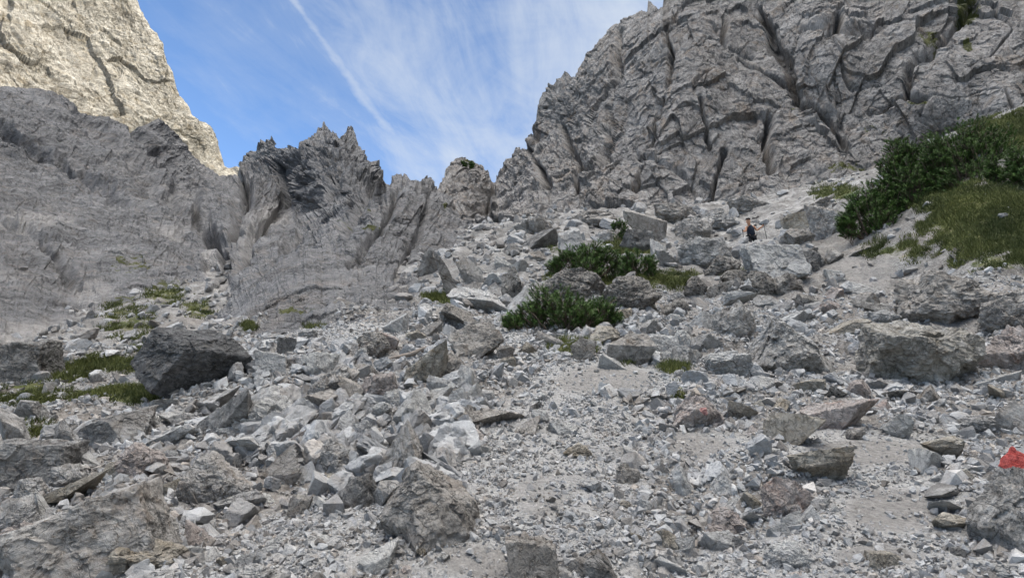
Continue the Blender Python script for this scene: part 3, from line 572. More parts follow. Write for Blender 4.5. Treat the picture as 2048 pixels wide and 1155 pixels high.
# ------------------------------------------------------------------ rocks
# photo centre x y, visible width height, shape, stone, tilt | label
ROCKS = """
215 1060 300 205 b M -22|huge pale cracked outcrop block with brown mottling, lower left corner of the scree
38 1105 105 104 r P -10|pinkish rounded boulder at the bottom left edge, beside the huge cracked block
48 1030 86 66 r G 5|smooth grey rounded boulder above the pinkish one on the left edge
137 953 66 44 r G 0|small rounded grey rock at the foot of the broad mottled ledge
72 980 58 44 r G 10|rounded grey rock resting on the smooth boulder near the left edge
75 1003 28 24 r L 0|small pale stone wedged between two rounded boulders on the left
105 1008 42 54 a W 20|white wedge of stone against the huge cracked block
253 938 68 32 s T -8|flat tan slab end jutting out above the huge cracked block
172 968 110 56 s T -30|long tan slab leaning along the upper edge of the huge cracked block
75 930 165 88 b D 0|broad dark mottled ledge of rock by the left edge
187 908 86 42 a L 0|light bluish rock sitting on the broad mottled ledge
292 920 84 60 r P 15|pinkish weathered boulder right of the tan slab end
237 853 128 76 a D -25|large dark grey boulder below the lowest grass patch on the left
25 860 62 78 a G 0|grey block cut by the left edge under the grass
143 865 64 46 a G -10|grey lumpy rock ringed by grass on the left bench
65 822 44 36 a G 0|small grey rock poking from the grass near the left edge
328 810 58 20 s W 0|thin white flat slab lying below the big dark boulder
310 843 28 25 r L 0|small round pale stone under the thin white slab
358 870 78 30 s L -6|pale flat-topped slab on the left talus, below the thin white slab
356 840 62 30 a G 0|greyish rubble rock between the thin white slab and the pale flat-topped slab
420 808 124 58 s G -32|long tilted grey slab below the big dark boulder
452 832 112 84 a D -34|dark lichened slab leaning between the long tilted slab and the pale humped boulder
528 825 138 96 r L -25|large pale humped boulder in the middle of the left talus
637 805 84 48 a B -12|brown streaked rock right of the large pale humped boulder
476 905 86 54 a L 12|light angular block with a broken face below the pale humped boulder
447 957 114 90 r M 0|big rounded mottled boulder with a crack across its base
558 930 114 76 a B -28|dark brown leaning boulder left of the tall two-toned one
606 884 74 44 a P -18|small pinkish rock above the dark brown leaning boulder
622 851 42 20 s W 0|small white flat stone on top of the pinkish rock
656 853 24 24 r L 0|tiny round pale stone beside the white flat stone
686 850 46 52 a L 0|upright pale stone right of the tiny round one
341 911 26 22 r L 0|little round pale stone near the light angular block, at its left
524 898 26 18 a W 0|little white angular stone touching the light angular block
370 970 62 38 a T 0|small tan block left of the big rounded mottled boulder
387 1001 50 34 a B 10|dark brown chunk at the right corner of the huge cracked block
470 982 60 36 a G 0|grey rock at the foot of the big rounded mottled boulder
486 1002 80 40 s G -14|low pinkish-grey slab under the big rounded mottled boulder
535 998 36 20 s W -8|bright bluish-white sliver right of the low slab
602 1013 38 40 a B 0|small brown block standing in the lower left gravel
633 955 68 30 a T 0|low tan rock in front of the dark brown leaning boulder
685 943 42 28 r G 0|small grey rounded rock left of the tall two-toned boulder
542 1086 38 42 a L 20|pale upright chip in the bottom left gravel
417 1116 42 36 a L 0|pale angular stone at the bottom, right of the huge cracked block
391 1108 32 28 a W 0|small white chip beside the pale angular stone at the bottom left
290 1112 125 64 r T -12|low rounded tan hump fused below the huge cracked block
508 1148 70 36 r G 0|grey stone cut by the bottom edge, left part of the gravel
487 1122 34 26 a L 0|pale pointed chip above the grey stone at the bottom edge
300 1152 110 30 s L -8|light slab lying along the bottom edge
303 1071 42 18 a L 0|small pale slab lodged on the huge cracked block
953 676 98 70 b B -28|smooth brown-grey boulder leaning at the head of the gravel chute
850 732 86 76 r T 0|big tan rounded boulder under the driftwood
908 738 60 62 r B 0|brown twin of the big tan rounded boulder, split from it by a crack
944 636 106 48 a S 0|speckled grey block behind the smooth brown-grey boulder
955 596 106 44 s L -6|pale flat-topped block stacked above the speckled grey block
906 563 64 80 s B 52|dark brown overhanging slab leaning against the rock rib
940 546 50 54 a G 0|grey craggy block behind the overhanging slab
1030 570 50 58 a S 15|dark grey upright block left of the speckled dome boulder
1040 537 42 22 a W 0|white angular stone above the dark grey upright block
1042 600 52 50 a L -30|pale block half hidden by the left end of the near pine bush
1142 572 120 56 r S 8|speckled dome-shaped boulder between the two green pine bushes
1257 588 102 56 r S 20|speckled round boulder right of the dome, with a pale knob
1205 580 22 24 r L 0|pale knob of stone touching the speckled round boulder
1098 680 48 36 a B 0|brown rock under the near pine bush
1206 670 62 36 a T 5|flat-bottomed tan rock overhanging a dark hollow under the near pine
1165 700 46 40 a B 0|brown lumpy rock in the shade below the near pine
1255 698 82 62 a B 10|brown-grey block at the right end of the near pine
1322 694 70 46 b L 0|pale square-topped block right of the near pine
1222 725 52 28 a L 0|small pale crumbly rock at the head of the trodden path
1011 706 30 26 r B 0|round brown cobble perched on another at the top of the gravel chute
1016 724 28 18 r T 0|tan cobble beneath the round brown one
738 690 78 42 r B -10|brown rounded boulder in the upper left talus
775 688 40 40 a P 0|pinkish block joined to the right of the brown rounded boulder
832 672 40 22 a T 0|ochre rock in the upper talus, left of the smooth brown-grey boulder
865 660 38 26 a B 0|angular brown rock behind the ochre one
709 719 50 36 r W 0|white rounded rock in the upper left talus
740 742 58 26 s B 5|dark brown flat rock just left of the driftwood tip
649 730 54 42 a W 0|white blocky boulder in the upper left talus
552 728 62 44 b L 0|white-grey block touching the right side of the big dark boulder
600 726 26 30 a L 0|small white block between two white-grey boulders
578 692 34 26 a D 0|small dark rock above the white-grey block
761 780 64 58 r P -15|pinkish pale boulder with a dark hollow at its left
668 770 88 66 r M -15|rounded grey boulder left of the dark hollow
706 786 44 56 a B 0|shadowed brown block inside the dark hollow
795 797 44 34 r W 0|pale smooth stone wedged behind the grooved angular block
827 818 66 68 a W 0|large white angular block with a grooved face, top of the central talus
761 823 44 32 r W -18|white egg-like stone left of the grooved angular block
727 868 66 46 r L 0|pale knobbly boulder below the white egg-like stone
756 880 28 46 a L 30|narrow pale shard right of the knobbly boulder
858 820 30 38 a L 0|blue-grey block against the right side of the grooved angular block
883 831 30 40 a L 0|blue-grey upright stone right of the blue-grey block
918 838 28 22 a W 0|small white wedge at the edge of the gravel chute
920 799 40 40 a L 10|faceted grey stone at the left edge of the gravel chute
948 788 30 36 a W 0|white blocky stone right of the faceted grey stone
970 790 30 22 a L 0|pale flat stone at the end of the white blocky stone
871 791 58 30 a W 0|long white angular stone behind the blue-grey blocks
927 757 38 48 a L 0|upright pale stone below the brown twin boulder
884 766 50 24 a L 0|pale cluster stone at the foot of the big tan rounded boulder
1055 851 44 36 a B 0|dark brown angular cobble on the right end of the buried slab
1080 834 32 26 a L 0|grey angular cobble above the dark brown one in the chute
985 836 138 44 s B -4|flat buried brown slab across the gravel chute
1127 856 54 26 a L 0|triangular bluish-white stone lying on the gravel chute
935 872 66 36 r P -14|pinkish low boulder below the buried slab
785 912 106 116 a M 0|tall two-toned boulder, pale on top and dark brown below
665 913 98 64 r G 10|rounded grey boulder left of the tall two-toned one
862 1008 190 178 p B -12|big dark peaked boulder standing in the gravel, lower centre
759 1114 58 60 a W 10|white angular block in the bottom gravel left of the peaked boulder
1063 1122 86 84 b B 0|brown-stained block cut by the bottom edge, centre
1180 1132 80 60 a D 20|dark grey smooth rock at the bottom edge, right of the brown-stained block
1155 901 50 28 r T 5|tan cobble alone in the middle of the gravel chute
1255 948 40 38 r B 0|dark brown rounded cobble sunk in the gravel
948 904 52 26 s L 0|light slate-like stone above the tip of the peaked boulder
860 907 42 26 a W 0|whitish stone between the tall two-toned boulder and the peaked one
1334 1080 40 40 r T 0|cream rounded cobble in the right gravel
1181 973 42 26 a L 0|flat blue-grey chip in the gravel chute
716 985 66 64 r D 0|dark rounded boulder sunk in gravel left of the peaked boulder
773 990 46 50 a G 0|grey block between the dark rounded boulder and the peaked one
955 1019 18 22 a W 0|small bright white chip touching the right flank of the peaked boulder
1388 828 100 64 r P 0|pale rusty boulder with a faint red paint mark, right of the path
1579 864 106 64 a T 0|angular tan block with a shaded left face, right part of the slope
1675 832 124 58 s P 6|flat pinkish-white slab boulder above the angular tan block
1632 937 104 74 a T 38|olive-tan boulder tilted to the right on the gravel
1557 941 48 26 r L 0|pale rounded cobble left of the olive-tan tilted boulder
1483 822 50 34 s T 10|tan slab piece right of the boulder with the faint paint mark
1462 787 52 22 s B 0|flat brown rock above the tan slab piece
1512 810 30 20 a T 0|small ochre stone touching the tan slab piece
1718 778 52 34 a P 0|pinkish rock left of the flat slate under the giant boulder
1762 770 48 20 s G 0|flat slate lying in front of the giant overhanging boulder
1757 790 32 16 a L 0|small grey stone under the flat slate
1709 869 32 26 r B 0|small brown cobble right of the flat pinkish-white slab
1856 923 62 44 a W 25|white angular stone beside the trail on the right
1883 896 70 42 a T 15|tan-grey block behind the white angular stone
1948 850 82 34 r G 5|low grey boulder above the red-marked one
2022 838 70 66 a M 0|mottled block cut by the right edge, above the low grey boulder
1450 1043 82 50 r P 12|smooth pinkish-grey boulder in the bottom right gravel
1476 1009 62 28 s L 10|pale flat stone above the smooth pinkish-grey boulder
1508 1007 46 40 s T 45|tan stone leaning on the pale flat stone
1447 967 48 48 p L 0|pointed pale stone in the gravel, right of centre
1370 965 46 54 a L 20|bluish-grey stone with a flat face, left of the pointed pale one
1430 1085 62 44 a L 0|bluish-grey angular block below the smooth pinkish-grey boulder
1573 1108 84 54 r L 5|pale rounded boulder near the bottom edge on the right
1514 1038 60 30 s L 20|slate-grey wedge right of the smooth pinkish-grey boulder
1553 1062 34 32 a G 0|grey chunk under the slate-grey wedge
1566 995 84 72 r P 0|buried pinkish-grey hump below the olive-tan tilted boulder
1575 1042 36 40 a L 10|pale upright chip below the buried pinkish-grey hump
1620 1028 40 32 a L 0|grey stone right of the buried pinkish-grey hump
1637 1005 32 22 a L 0|small pale stone above the grey stone right of the hump
1476 1085 34 30 a G 0|grey lump right of the bluish-grey angular block
2050 1010 240 238 p K 0|huge dark crusty boulder on the right edge with a bright red paint mark
1890 986 76 32 s D 0|dark flat rock against the left side of the red-marked boulder
1902 1014 76 28 s L 5|grey flat stone below the dark flat rock
1898 1046 74 38 a T 0|ochre rock under the grey flat stone beside the red-marked boulder
1948 1067 50 32 a L 0|blue-grey stone at the foot of the red-marked boulder
1990 1142 115 40 r L 0|pale rock cut by the bottom right corner
1369 1088 32 28 a L 0|small pale stone right of the cream cobble
1540 519 124 76 b L 0|big flat-topped grey boulder hiding the hiker's legs
1400 505 112 58 r G 12|grey slabby boulder left of the one below the hiker
1385 458 92 50 r M 10|weathered grey hump high on the talus, left of the hiker
1573 570 62 36 r B 0|brownish oval boulder under the flat-topped grey boulder
1514 568 62 44 r S 0|speckled rounded boulder left of the brownish oval one
1440 581 44 28 a S 0|speckled angular rock left of the two rounded boulders
1388 576 46 42 r S 0|round dark speckled boulder in the grassy hollow
1466 556 50 30 a S 0|lichened rock behind the speckled angular rock
1595 483 56 42 a B 0|brown-grey block at the upper right of the flat-topped boulder
1658 446 78 72 a M 10|pale rock knob below the dark right-hand pines
1618 526 58 44 r D 0|dark rounded rock right of the flat-topped boulder
1666 549 34 22 b W 0|bright white block in the dry stream bed
1676 563 28 14 a L 0|small pale stone under the bright white block
1725 582 64 34 a L 0|light grey rock in the upper right stream bed
1672 512 46 22 s B -15|brown tilted slab above the bright white block
1740 618 52 24 a B 0|brown flat rock at the foot of the eroded bank
1762 636 54 26 r G 0|grey rounded rock just above the giant overhanging boulder
1806 622 42 34 a D 0|dark rock tucked against the eroded bank
1724 600 46 24 a B 0|brown-grey lump left of the dark rock by the bank
1825 703 222 150 g O 3|giant overhanging boulder with a pale flat top and olive-brown underside
1578 687 192 116 p K -14|large boulder streaked black and white, left of the giant overhanging one
1466 643 78 64 r M -25|smooth grey boulder above and left of the black-and-white one
1655 617 48 28 a P 0|pinkish rock in the upper stream bed
1684 662 76 38 a T 0|tan-grey rock between the black-and-white and the giant boulder
2012 706 110 96 r P 0|pale pink-tinged boulder at the right edge beside the giant one
1985 760 80 28 s G 0|flat grey rock below the pink-tinged boulder at the right edge
1995 785 84 30 s T 0|tan layered slab on the right edge, under the flat grey rock
1364 678 34 30 r W 0|small white rounded rock right of the square-topped block
1376 713 58 34 a G 0|grey crumbling rock below the small white rounded one
1452 728 82 44 r L 0|pale lumpy boulder at the lower left of the black-and-white boulder
1535 601 44 24 a G 0|grey rock below the brownish oval boulder
1475 601 62 26 a L 0|pale slabby rock below the speckled angular rock
48 726 124 84 b D 0|dark grey boulder on the left edge beyond the grass
415 720 236 128 a N -10|big nearly black lichened boulder at the left, above the talus
1143 480 50 42 b L 0|tall pale boulder behind the far pine bush
1208 474 38 24 r G 0|grey oval rock left of the young pine
1080 482 70 32 a D 0|dark craggy rock upslope of the far pine bush, left of the tall pale boulder
1315 495 30 34 a L 0|small pale block right of the far pine bush
1024 500 38 24 a D 0|dark grey rock high in the middle of the talus
1008 526 34 22 a W 0|white rock above the dark grey upright block, left side
857 532 42 44 a B 0|brownish block stuck on the edge of the rock rib
900 660 30 20 a L 0|small grey stone left of the speckled grey block
892 634 24 22 a L 10|pale upright chip left of the speckled grey block
1305 655 44 26 a M 0|grey rubble rock right of the near pine bush tip
1400 640 48 28 a L 0|pale rock in the middle of the right talus, left of the smooth grey boulder
1410 690 52 34 a M 0|mottled rock between the square-topped block and the pale lumpy boulder
1530 765 56 26 a L 0|pale flat rock below the black-and-white boulder
1620 775 52 30 a T 0|tan block in the gravel below and right of the black-and-white boulder
1880 604 180 100 r B 0|mottled crumbling rock outcrop below the grassy bank
2020 628 130 84 r B 0|dark earthy rock outcrop at the right edge under the grass
1290 456 92 46 a M 0|craggy grey outcrop right of the young thin pine
1272 486 62 34 a D 0|dark block between the far pine bush and the craggy grey outcrop
1335 522 54 30 a G 0|grey block left of the slabby boulder, beside the smaller pine bush
1440 534 64 34 r S 0|speckled low boulder between the slabby and the flat-topped boulder
1425 440 104 40 r G 8|broad grey slab high on the talus, left of the hiker's head
1602 446 76 38 a T -8|tan tilted block right of the hiker's raised pole
1612 416 110 46 a M -20|long grey bedrock slab upslope of the pale rock knob
1490 412 90 32 r M 5|low grey ledge at the foot of the cliff above the hiker
1345 430 80 36 r B 0|grey block at the foot of the cliff, right of the young pine
1190 440 84 34 r B 0|grey broken ledge at the foot of the cliff, left of the young pine
1070 452 80 34 r M 0|grey broken ledge at the foot of the cliff, above the central talus
1700 500 70 36 s B -22|brown tilted slab beneath the low dark pine bush
1885 660 46 28 a D 0|dark stone above the giant boulder's right shoulder
1590 640 50 26 a L 0|light rock behind the crest of the black-and-white boulder
"""
STONES = {}
def build_stone_mats(sfx, scl):
    global STONE
    STONE = STONES[sfx] = {}
    A = dict(scale=scl, bump=1.0)
    STONE['L'] = rock_mat('pale_limestone', (0.27, 0.267, 0.26), (0.39, 0.386, 0.378), (0.50, 0.496, 0.486), stain=(0.30, 0.27, 0.23), stainamt=0.35, cracks=0.35, **A)
    STONE['W'] = rock_mat('white_limestone', (0.27, 0.268, 0.26), (0.39, 0.385, 0.372), (0.50, 0.495, 0.48), stain=(0.36, 0.32, 0.27), stainamt=0.35, cracks=0.3, **A)
    STONE['G'] = rock_mat('grey_limestone', (0.20, 0.195, 0.187), (0.32, 0.314, 0.305), (0.45, 0.443, 0.43), stain=(0.22, 0.18, 0.14), stainamt=0.5, cracks=0.5, **A)
    STONE['B'] = rock_mat('brown_limestone', (0.165, 0.152, 0.137), (0.285, 0.267, 0.246), (0.43, 0.413, 0.388), stain=(0.15, 0.11, 0.075), stainamt=0.6, cracks=0.6, **A)
    STONE['T'] = rock_mat('tan_limestone', (0.17, 0.15, 0.12), (0.29, 0.265, 0.225), (0.43, 0.41, 0.37), stain=(0.24, 0.18, 0.11), stainamt=0.6, cracks=0.5, **A)
    STONE['P'] = rock_mat('rusty_limestone', (0.21, 0.18, 0.165), (0.33, 0.295, 0.275), (0.46, 0.44, 0.425), stain=(0.31, 0.19, 0.14), stainamt=0.6, cracks=0.45, paint=0.35, **A)
    STONE['M'] = rock_mat('mottled_limestone', (0.19, 0.178, 0.165), (0.33, 0.317, 0.3), (0.47, 0.46, 0.445), spot=(0.17, 0.14, 0.11), spotamt=0.1, stain=(0.25, 0.19, 0.14), stainamt=0.5, cracks=0.5, **A)
    STONE['S'] = rock_mat('speckled_limestone', (0.13, 0.12, 0.11), (0.26, 0.245, 0.225), (0.42, 0.40, 0.37), spot=(0.045, 0.043, 0.04), spotamt=0.75, stain=(0.30, 0.23, 0.17), stainamt=0.4, cracks=0.5, **A)
    STONE['D'] = rock_mat('dark_limestone', (0.10, 0.096, 0.092), (0.20, 0.195, 0.188), (0.36, 0.355, 0.345), spot=(0.36, 0.36, 0.34), spotamt=-0.3, stain=(0.13, 0.10, 0.075), stainamt=0.5, cracks=0.6, **A)
    STONE['N'] = rock_mat('blackened_limestone', (0.05, 0.05, 0.052), (0.105, 0.106, 0.108), (0.21, 0.21, 0.212), spot=(0.34, 0.34, 0.33), spotamt=-0.35, stain=(0.13, 0.11, 0.09), stainamt=0.3, cracks=0.6, **A)
    STONE['K'] = rock_mat('crusted_limestone', (0.17, 0.158, 0.145), (0.33, 0.318, 0.3), (0.50, 0.49, 0.475), spot=(0.10, 0.09, 0.08), spotamt=0.1, stain=(0.17, 0.13, 0.09), stainamt=0.4, cracks=0.6, paint=0.8, **A)
    STONE['O'] = rock_mat('olive_limestone', (0.18, 0.168, 0.145), (0.32, 0.305, 0.275), (0.48, 0.47, 0.45), stain=(0.15, 0.115, 0.07), stainamt=0.6, cracks=0.6, **A)

def rock_unit(rg, level, style, tilt=0.0, detail=1.0):
    D, Fc = ICO[level]
    n = {'a': 11, 'r': 22, 's': 10, 'p': 10, 'b': 10, 'g': 16}[style]
    N = rg.normal(size=(n, 3)); N /= np.linalg.norm(N, axis=1, keepdims=True)
    d = rg.uniform(0.62, 1.0, n) if style != 'r' else rg.uniform(0.82, 1.0, n)
    if style in 'bg':
        A = np.array([[1, .1, .1], [-1, .15, -.1], [.1, -1, .25], [0, 1, 0], [.05, -.08, 1], [.0, 0, -1]], float) + rg.normal(0, .12, (6, 3))
        N = np.vstack([N, A / np.linalg.norm(A, axis=1, keepdims=True)]); d = np.r_[d * 0.2 + 0.85, rg.uniform(.62, .72, 6)]
    if style == 'g':
        A = np.array([[.55, -.5, -.65], [-.5, -.45, -.7], [0, -.88, -.42], [0, -.36, .93]], float)
        N = np.vstack([N, A / np.linalg.norm(A, axis=1, keepdims=True)]); d = np.r_[d, .60, .62, .66, .5]
    if style == 'p':
        A = np.array([[-.74, -.2, .62], [.72, -.25, .62], [0, .7, .6], [.1, -.85, .35], [-.5, -.7, .3]], float)
        N = np.vstack([N, A / np.linalg.norm(A, axis=1, keepdims=True)]); d = np.r_[np.maximum(d, .9), .42, .40, .5, .62, .60]
    dot = D @ N.T
    rr = np.where(dot > 0.05, d[None] / np.maximum(dot, 0.05), 9.0)
    k = 90.0 if style != 'r' else 22.0
    rmin = rr.min(1)
    r = -np.log(np.exp(-k * (rr - rmin[:, None])).sum(1)) / k + rmin
    V = D * r[:, None]
    sc = {'a': (1, .9, .8), 'r': (1, .9, .8), 's': (1.15, .9, .42), 'p': (1, .9, .95), 'b': (1, .9, .8), 'g': (1.1, .9, .7)}[style]
    V = V * np.array(sc)
    if level >= 3:
        off = rg.uniform(0, 200, 3)
        W = V + off
        v1, _ = facet(warp(W * 2.1, .35, 1.2)); v2, _ = facet(warp(W * 5.2, .35, 1.2))
        dd = 0.13 * v1 + 0.05 * v2 + 0.09 * fbm(W * 1.6, 5, 0.6)
        if level >= 5:
            v3, _ = facet(W * 13.0); dd = dd + 0.018 * v3 + 0.02 * ridged(W * np.array([3, 3, 8.0]), 4, .6)
        V = V + D * (dd * detail * {'r': 1.0, 'a': .5, 'b': .6, 's': .5}.get(style, .8))[:, None]
    else:
        V = V * (1 + 0.12 * rg.normal(size=(len(V), 1)))
    t = R(tilt)
    V = np.stack([V[:, 0] * math.cos(t) + V[:, 2] * math.sin(t), V[:, 1], -V[:, 0] * math.sin(t) + V[:, 2] * math.cos(t)], -1)
    lo, hi = V.min(0), V.max(0)
    return (V - (lo + hi) / 2) / ((hi - lo) / 2), Fc

PLACED = []
def place_rock(cx, cy, w, h, style, mat, tilt, label, level=None, group=None, seed=0):
    rg = np.random.default_rng(1000 + seed)
    if level is None: level = 6 if w > 84 else 5
    P0 = pix2ground(cx, min(cy + h * 0.48, 1210))
    Y0 = P0[1]
    depth = 0.8 * w * Y0 / FPX
    Yc = Y0 + 0.30 * depth
    s = Yc / FPX / CP
    top = P3(cx, cy - h * 0.5, Yc); bot = P3(cx, cy + h * 0.5, Yc)
    H = (top[2] - bot[2])
    W = w * s * 0.98
    U, Fc = rock_unit(rg, level, style, tilt)
    bury = 0.30 if style != 'g' else 0.12
    V = U * np.array([W / 2, max(depth, 0.7 * H) / 2, H * (1 + bury) / 2])
    c = np.array([top[0], Yc, top[2] - H * (1 + bury) / 2])
    name = 'boulder' if w >= 80 else 'rock'
    me = mesh_from(name, V, Fc, smooth=False)
    me.materials.append(STONES['far' if Yc > 11 else 'near'][mat])
    if mat in 'KP':
        a = np.zeros(len(V))
        if 'red paint mark' in label:
            Pw = V + c; px, py = to_px(Pw)
            marks = [(2000, 908, 0.052, 1.0), (2044, 898, .055, 1.0)] if mat == 'K' else [(1404, 812, .035, .70), (1420, 826, 0.03, .66), (1408, 838, .03, .6)]
            for mx, my, mr, k in marks:
                dd = np.hypot(px - mx, py - my); sel = np.nonzero(dd < 14)[0]
                if len(sel) == 0: sel = np.array([dd.argmin()])
                m = sel[Pw[sel, 1].argmin()]
                rr = np.linalg.norm((Pw - Pw[m]) * np.array([1, 1, 1.15]), axis=1)
                a = np.maximum(a, k * np.clip(1.4 - rr / mr * .8, 0, 1))
        add_attr(me, 'paint', a)
    o = link(name, me); o.location = c
    tag(o, label, 'boulder' if name == 'boulder' else 'rock', group or ('boulders scattered over the slope' if name == 'boulder' else 'loose rocks on the talus'))
    PLACED.append((cx, cy, w, h, Yc))
    return o

def build_hand_rocks():
    nick = []
    for i, ln in enumerate(l for l in ROCKS.strip().splitlines()):
        d, label = ln.split('|'); p = d.split()
        cx, cy, w, h = map(float, p[:4])
        g = 1.0 if (w > 180 or 'hiker' in label) else 1.16
        place_rock(cx, cy - h * (g - 1) * .3, w * g, h * g, p[4], p[5], float(p[6]), label, seed=i)
        nick.append((cx, cy, w, h, label))
    return nick

def shorten(label):
    for sep in (',', ' with ', ' of ', ' at ', ' in ', ' on ', ' under ', ' below ', ' above ', ' right ', ' left ', ' beside ', ' between ', ' behind ', ' lying ', ' against ', ' by ', ' near ', ' cut ', ' standing ', ' resting ', ' leaning ', ' wedged ', ' touching ', ' joined ', ' poking ', ' ringed ', ' jutting ', ' fused ', ' lodged ', ' hiding ', ' half ', ' hidden ', ' overhanging a', ' perched ', ' beneath ', ' across ', ' alone ', ' sunk ', ' streaked ', ' tucked ', ' just ', ' sitting ', ' stacked ', ' high ', ' stuck ', ' inside ', ' beyond ', ' tilted to', ' split ', ' upslope ', ' piece ', ' end '):
        k = label.find(sep, 8)
        if k > 0: label = label[:k]
    return label

def build_more_rocks(nick, n_more):
    """medium stones of the talus, each one its own object, named after its neighbours"""
    rg = np.random.default_rng(99)
    for q in ((1126, 622, 250, 84), (1178, 522, 168, 70), (1284, 528, 84, 56), (1748, 398, 130, 108), (1505, 455, 90, 70), (1242, 450, 50, 40)): PLACED.append((*q, 9))
    got = 0; tries = 0; used = set(n[4] for n in nick)
    tone = {'L': 'pale grey', 'W': 'whitish', 'G': 'mid-grey', 'B': 'brownish', 'T': 'tan', 'P': 'rust-tinted', 'S': 'speckled', 'D': 'dark'}
    while got < n_more and tries < 9000:
        tries += 1
        cx = rg.uniform(0, 2040); cy = 430 + 720 * rg.random() ** 0.8
        if rg.random() < .35: cx = rg.uniform(900, 1720); cy = rg.uniform(440, 640)
        lim = np.interp(cx, [0, 300, 480, 760, 900, 1000, 1200, 1500, 1640, 1700, 2048], [830, 800, 680, 625, 560, 480, 450, 430, 460, 560, 700])
        if cy < lim: continue
        P = P3(cx, cy, 5.0)
        pth = float(ell(np.array(cx), np.array(cy), PATH)); veg = float(ell(np.array(cx), np.array(cy), VEG))
        if veg > 0.3 or rg.random() < pth * 0.92: continue
        up = cy < 640 and cx > 850
        w = float(np.clip((30 if up else 24) * rg.pareto(2.4) + (34 if up else 26), 24, 84)) * (0.8 if pth > .3 else 1)
        h = w * rg.uniform(.45, .85)
        bad = False
        for q in PLACED:
            if abs(cx - q[0]) < (w + q[2]) * .38 and abs(cy - q[1]) < (h + q[3]) * .42: bad = True; break
        if bad: continue
        mat = rg.choice(list('LWGBTPSD'), p=[.36, .05, .25, .1, .12, .05, .05, .02])
        if cx > 1250 and cy < 620 and rg.random() < .4: mat = 'S'
        # the nearest named neighbour whose label is free
        near = sorted(nick, key=lambda q: (q[0] - cx) ** 2 + (q[1] - cy) ** 2)[:7]
        lab = None
        size = 'fist-sized' if w * cy < 30000 and w < 34 else ('small' if w < 34 else ('middle-sized' if w < 46 else 'sizeable'))
        style = rg.choice(list('arsb'), p=[.62, .06, .12, .2])
        shp = {'a': 'angular', 'r': 'rounded', 's': 'flattish', 'b': 'blocky'}[style]
        for q in near:
            dx, dy = cx - q[0], cy - q[1]
            rel = ('right of' if dx > 0 else 'left of') if abs(dx) > abs(dy) * 1.3 else ('just below' if dy > 0 else 'just above')
            l = f"{'small' if w < 34 else 'medium'} {shp} {tone[mat]} stone {rel} the {shorten(q[4])}"
            if len(l.split()) <= 16 and l not in used: lab = l; break
        if lab is None: continue
        used.add(lab)
        place_rock(cx, cy, w, h, style, mat, rg.uniform(-28, 28), lab, level=5, group='medium stones strewn through the talus', seed=5000 + got)
        got += 1

# ------------------------------------------------------------------ rubble and gravel: too many to count
def rot_mats(rg, n, flat=0.5):
    q = rg.normal(size=(n, 4)); q[:, 1:3] *= flat
    q /= np.linalg.norm(q, axis=1, keepdims=True)
    w, x, y, z = q.T
    return np.stack([np.stack([1 - 2 * (y * y + z * z), 2 * (x * y - z * w), 2 * (x * z + y * w)], -1),
                     np.stack([2 * (x * y + z * w), 1 - 2 * (x * x + z * z), 2 * (y * z - x * w)], -1),
                     np.stack([2 * (x * z - y * w), 2 * (y * z + x * w), 1 - 2 * (x * x + y * y)], -1)], -2)

def hull_unit(rg, npts):
    """angular shard: convex hull of a few points"""
    import bmesh
    while True:
        P = rg.uniform(-1, 1, (npts, 3)); P /= (np.abs(P).max(1, keepdims=True) * .6 + .4 * np.linalg.norm(P, axis=1, keepdims=True))
        P *= rg.uniform(.85, 1.0, (npts, 1))
        bm = bmesh.new()
        for p in P: bm.verts.new(p)
        r = bmesh.ops.convex_hull(bm, input=bm.verts[:])
        bmesh.ops.delete(bm, geom=[v for v in bm.verts if not v.link_faces], context='VERTS')
        bmesh.ops.recalc_face_normals(bm, faces=bm.faces[:])
        bm.verts.index_update()
        V = np.array([v.co[:] for v in bm.verts]); Fc = np.array([[v.index for v in f.verts] for f in bm.faces], np.int32)
        bm.free()
        lo, hi = V.min(0), V.max(0)
        if (hi - lo).min() > 1.0: return (V - (lo + hi) / 2) / ((hi - lo) / 2), Fc

def scatter(name, pts, size, npts, nvar, mat, seed, tone=None):
    rg = np.random.default_rng(seed)
    n = len(pts); idx = rg.integers(0, nvar, n)
    S = size[:, None] * np.stack([rg.uniform(.85, 1.25, n), rg.uniform(.7, 1.05, n), rg.uniform(.5, .95, n)], -1) * 0.5
    M = rot_mats(rg, n, 0.5)
    t = rg.random(n) if tone is None else tone
    Vs, Fs, Ts, k = [], [], [], 0
    for i in range(nvar):
        U, Fc = hull_unit(rg, npts) if npts > 0 else rock_unit(rg, -npts, str(rg.choice(list('aaabs'))), rg.uniform(-25, 25))
        q = np.nonzero(idx == i)[0]; nv = len(U)
        V = U[None] * S[q][:, None, :]
        V = np.einsum('nij,nvj->nvi', M[q], V) + pts[q][:, None, :] + np.array([0, 0, 1]) * (size[q] * 0.13)[:, None, None]
        Vs.append(V.reshape(-1, 3)); Fs.append((Fc[None] + (k + np.arange(len(q)) * nv)[:, None, None]).reshape(-1, 3)); Ts.append(np.repeat(t[q], nv)); k += len(q) * nv
    me = mesh_from(name, np.concatenate(Vs), np.concatenate(Fs), smooth=False)
    add_attr(me, 'tone', np.concatenate(Ts))
    return link(name, me, mat)

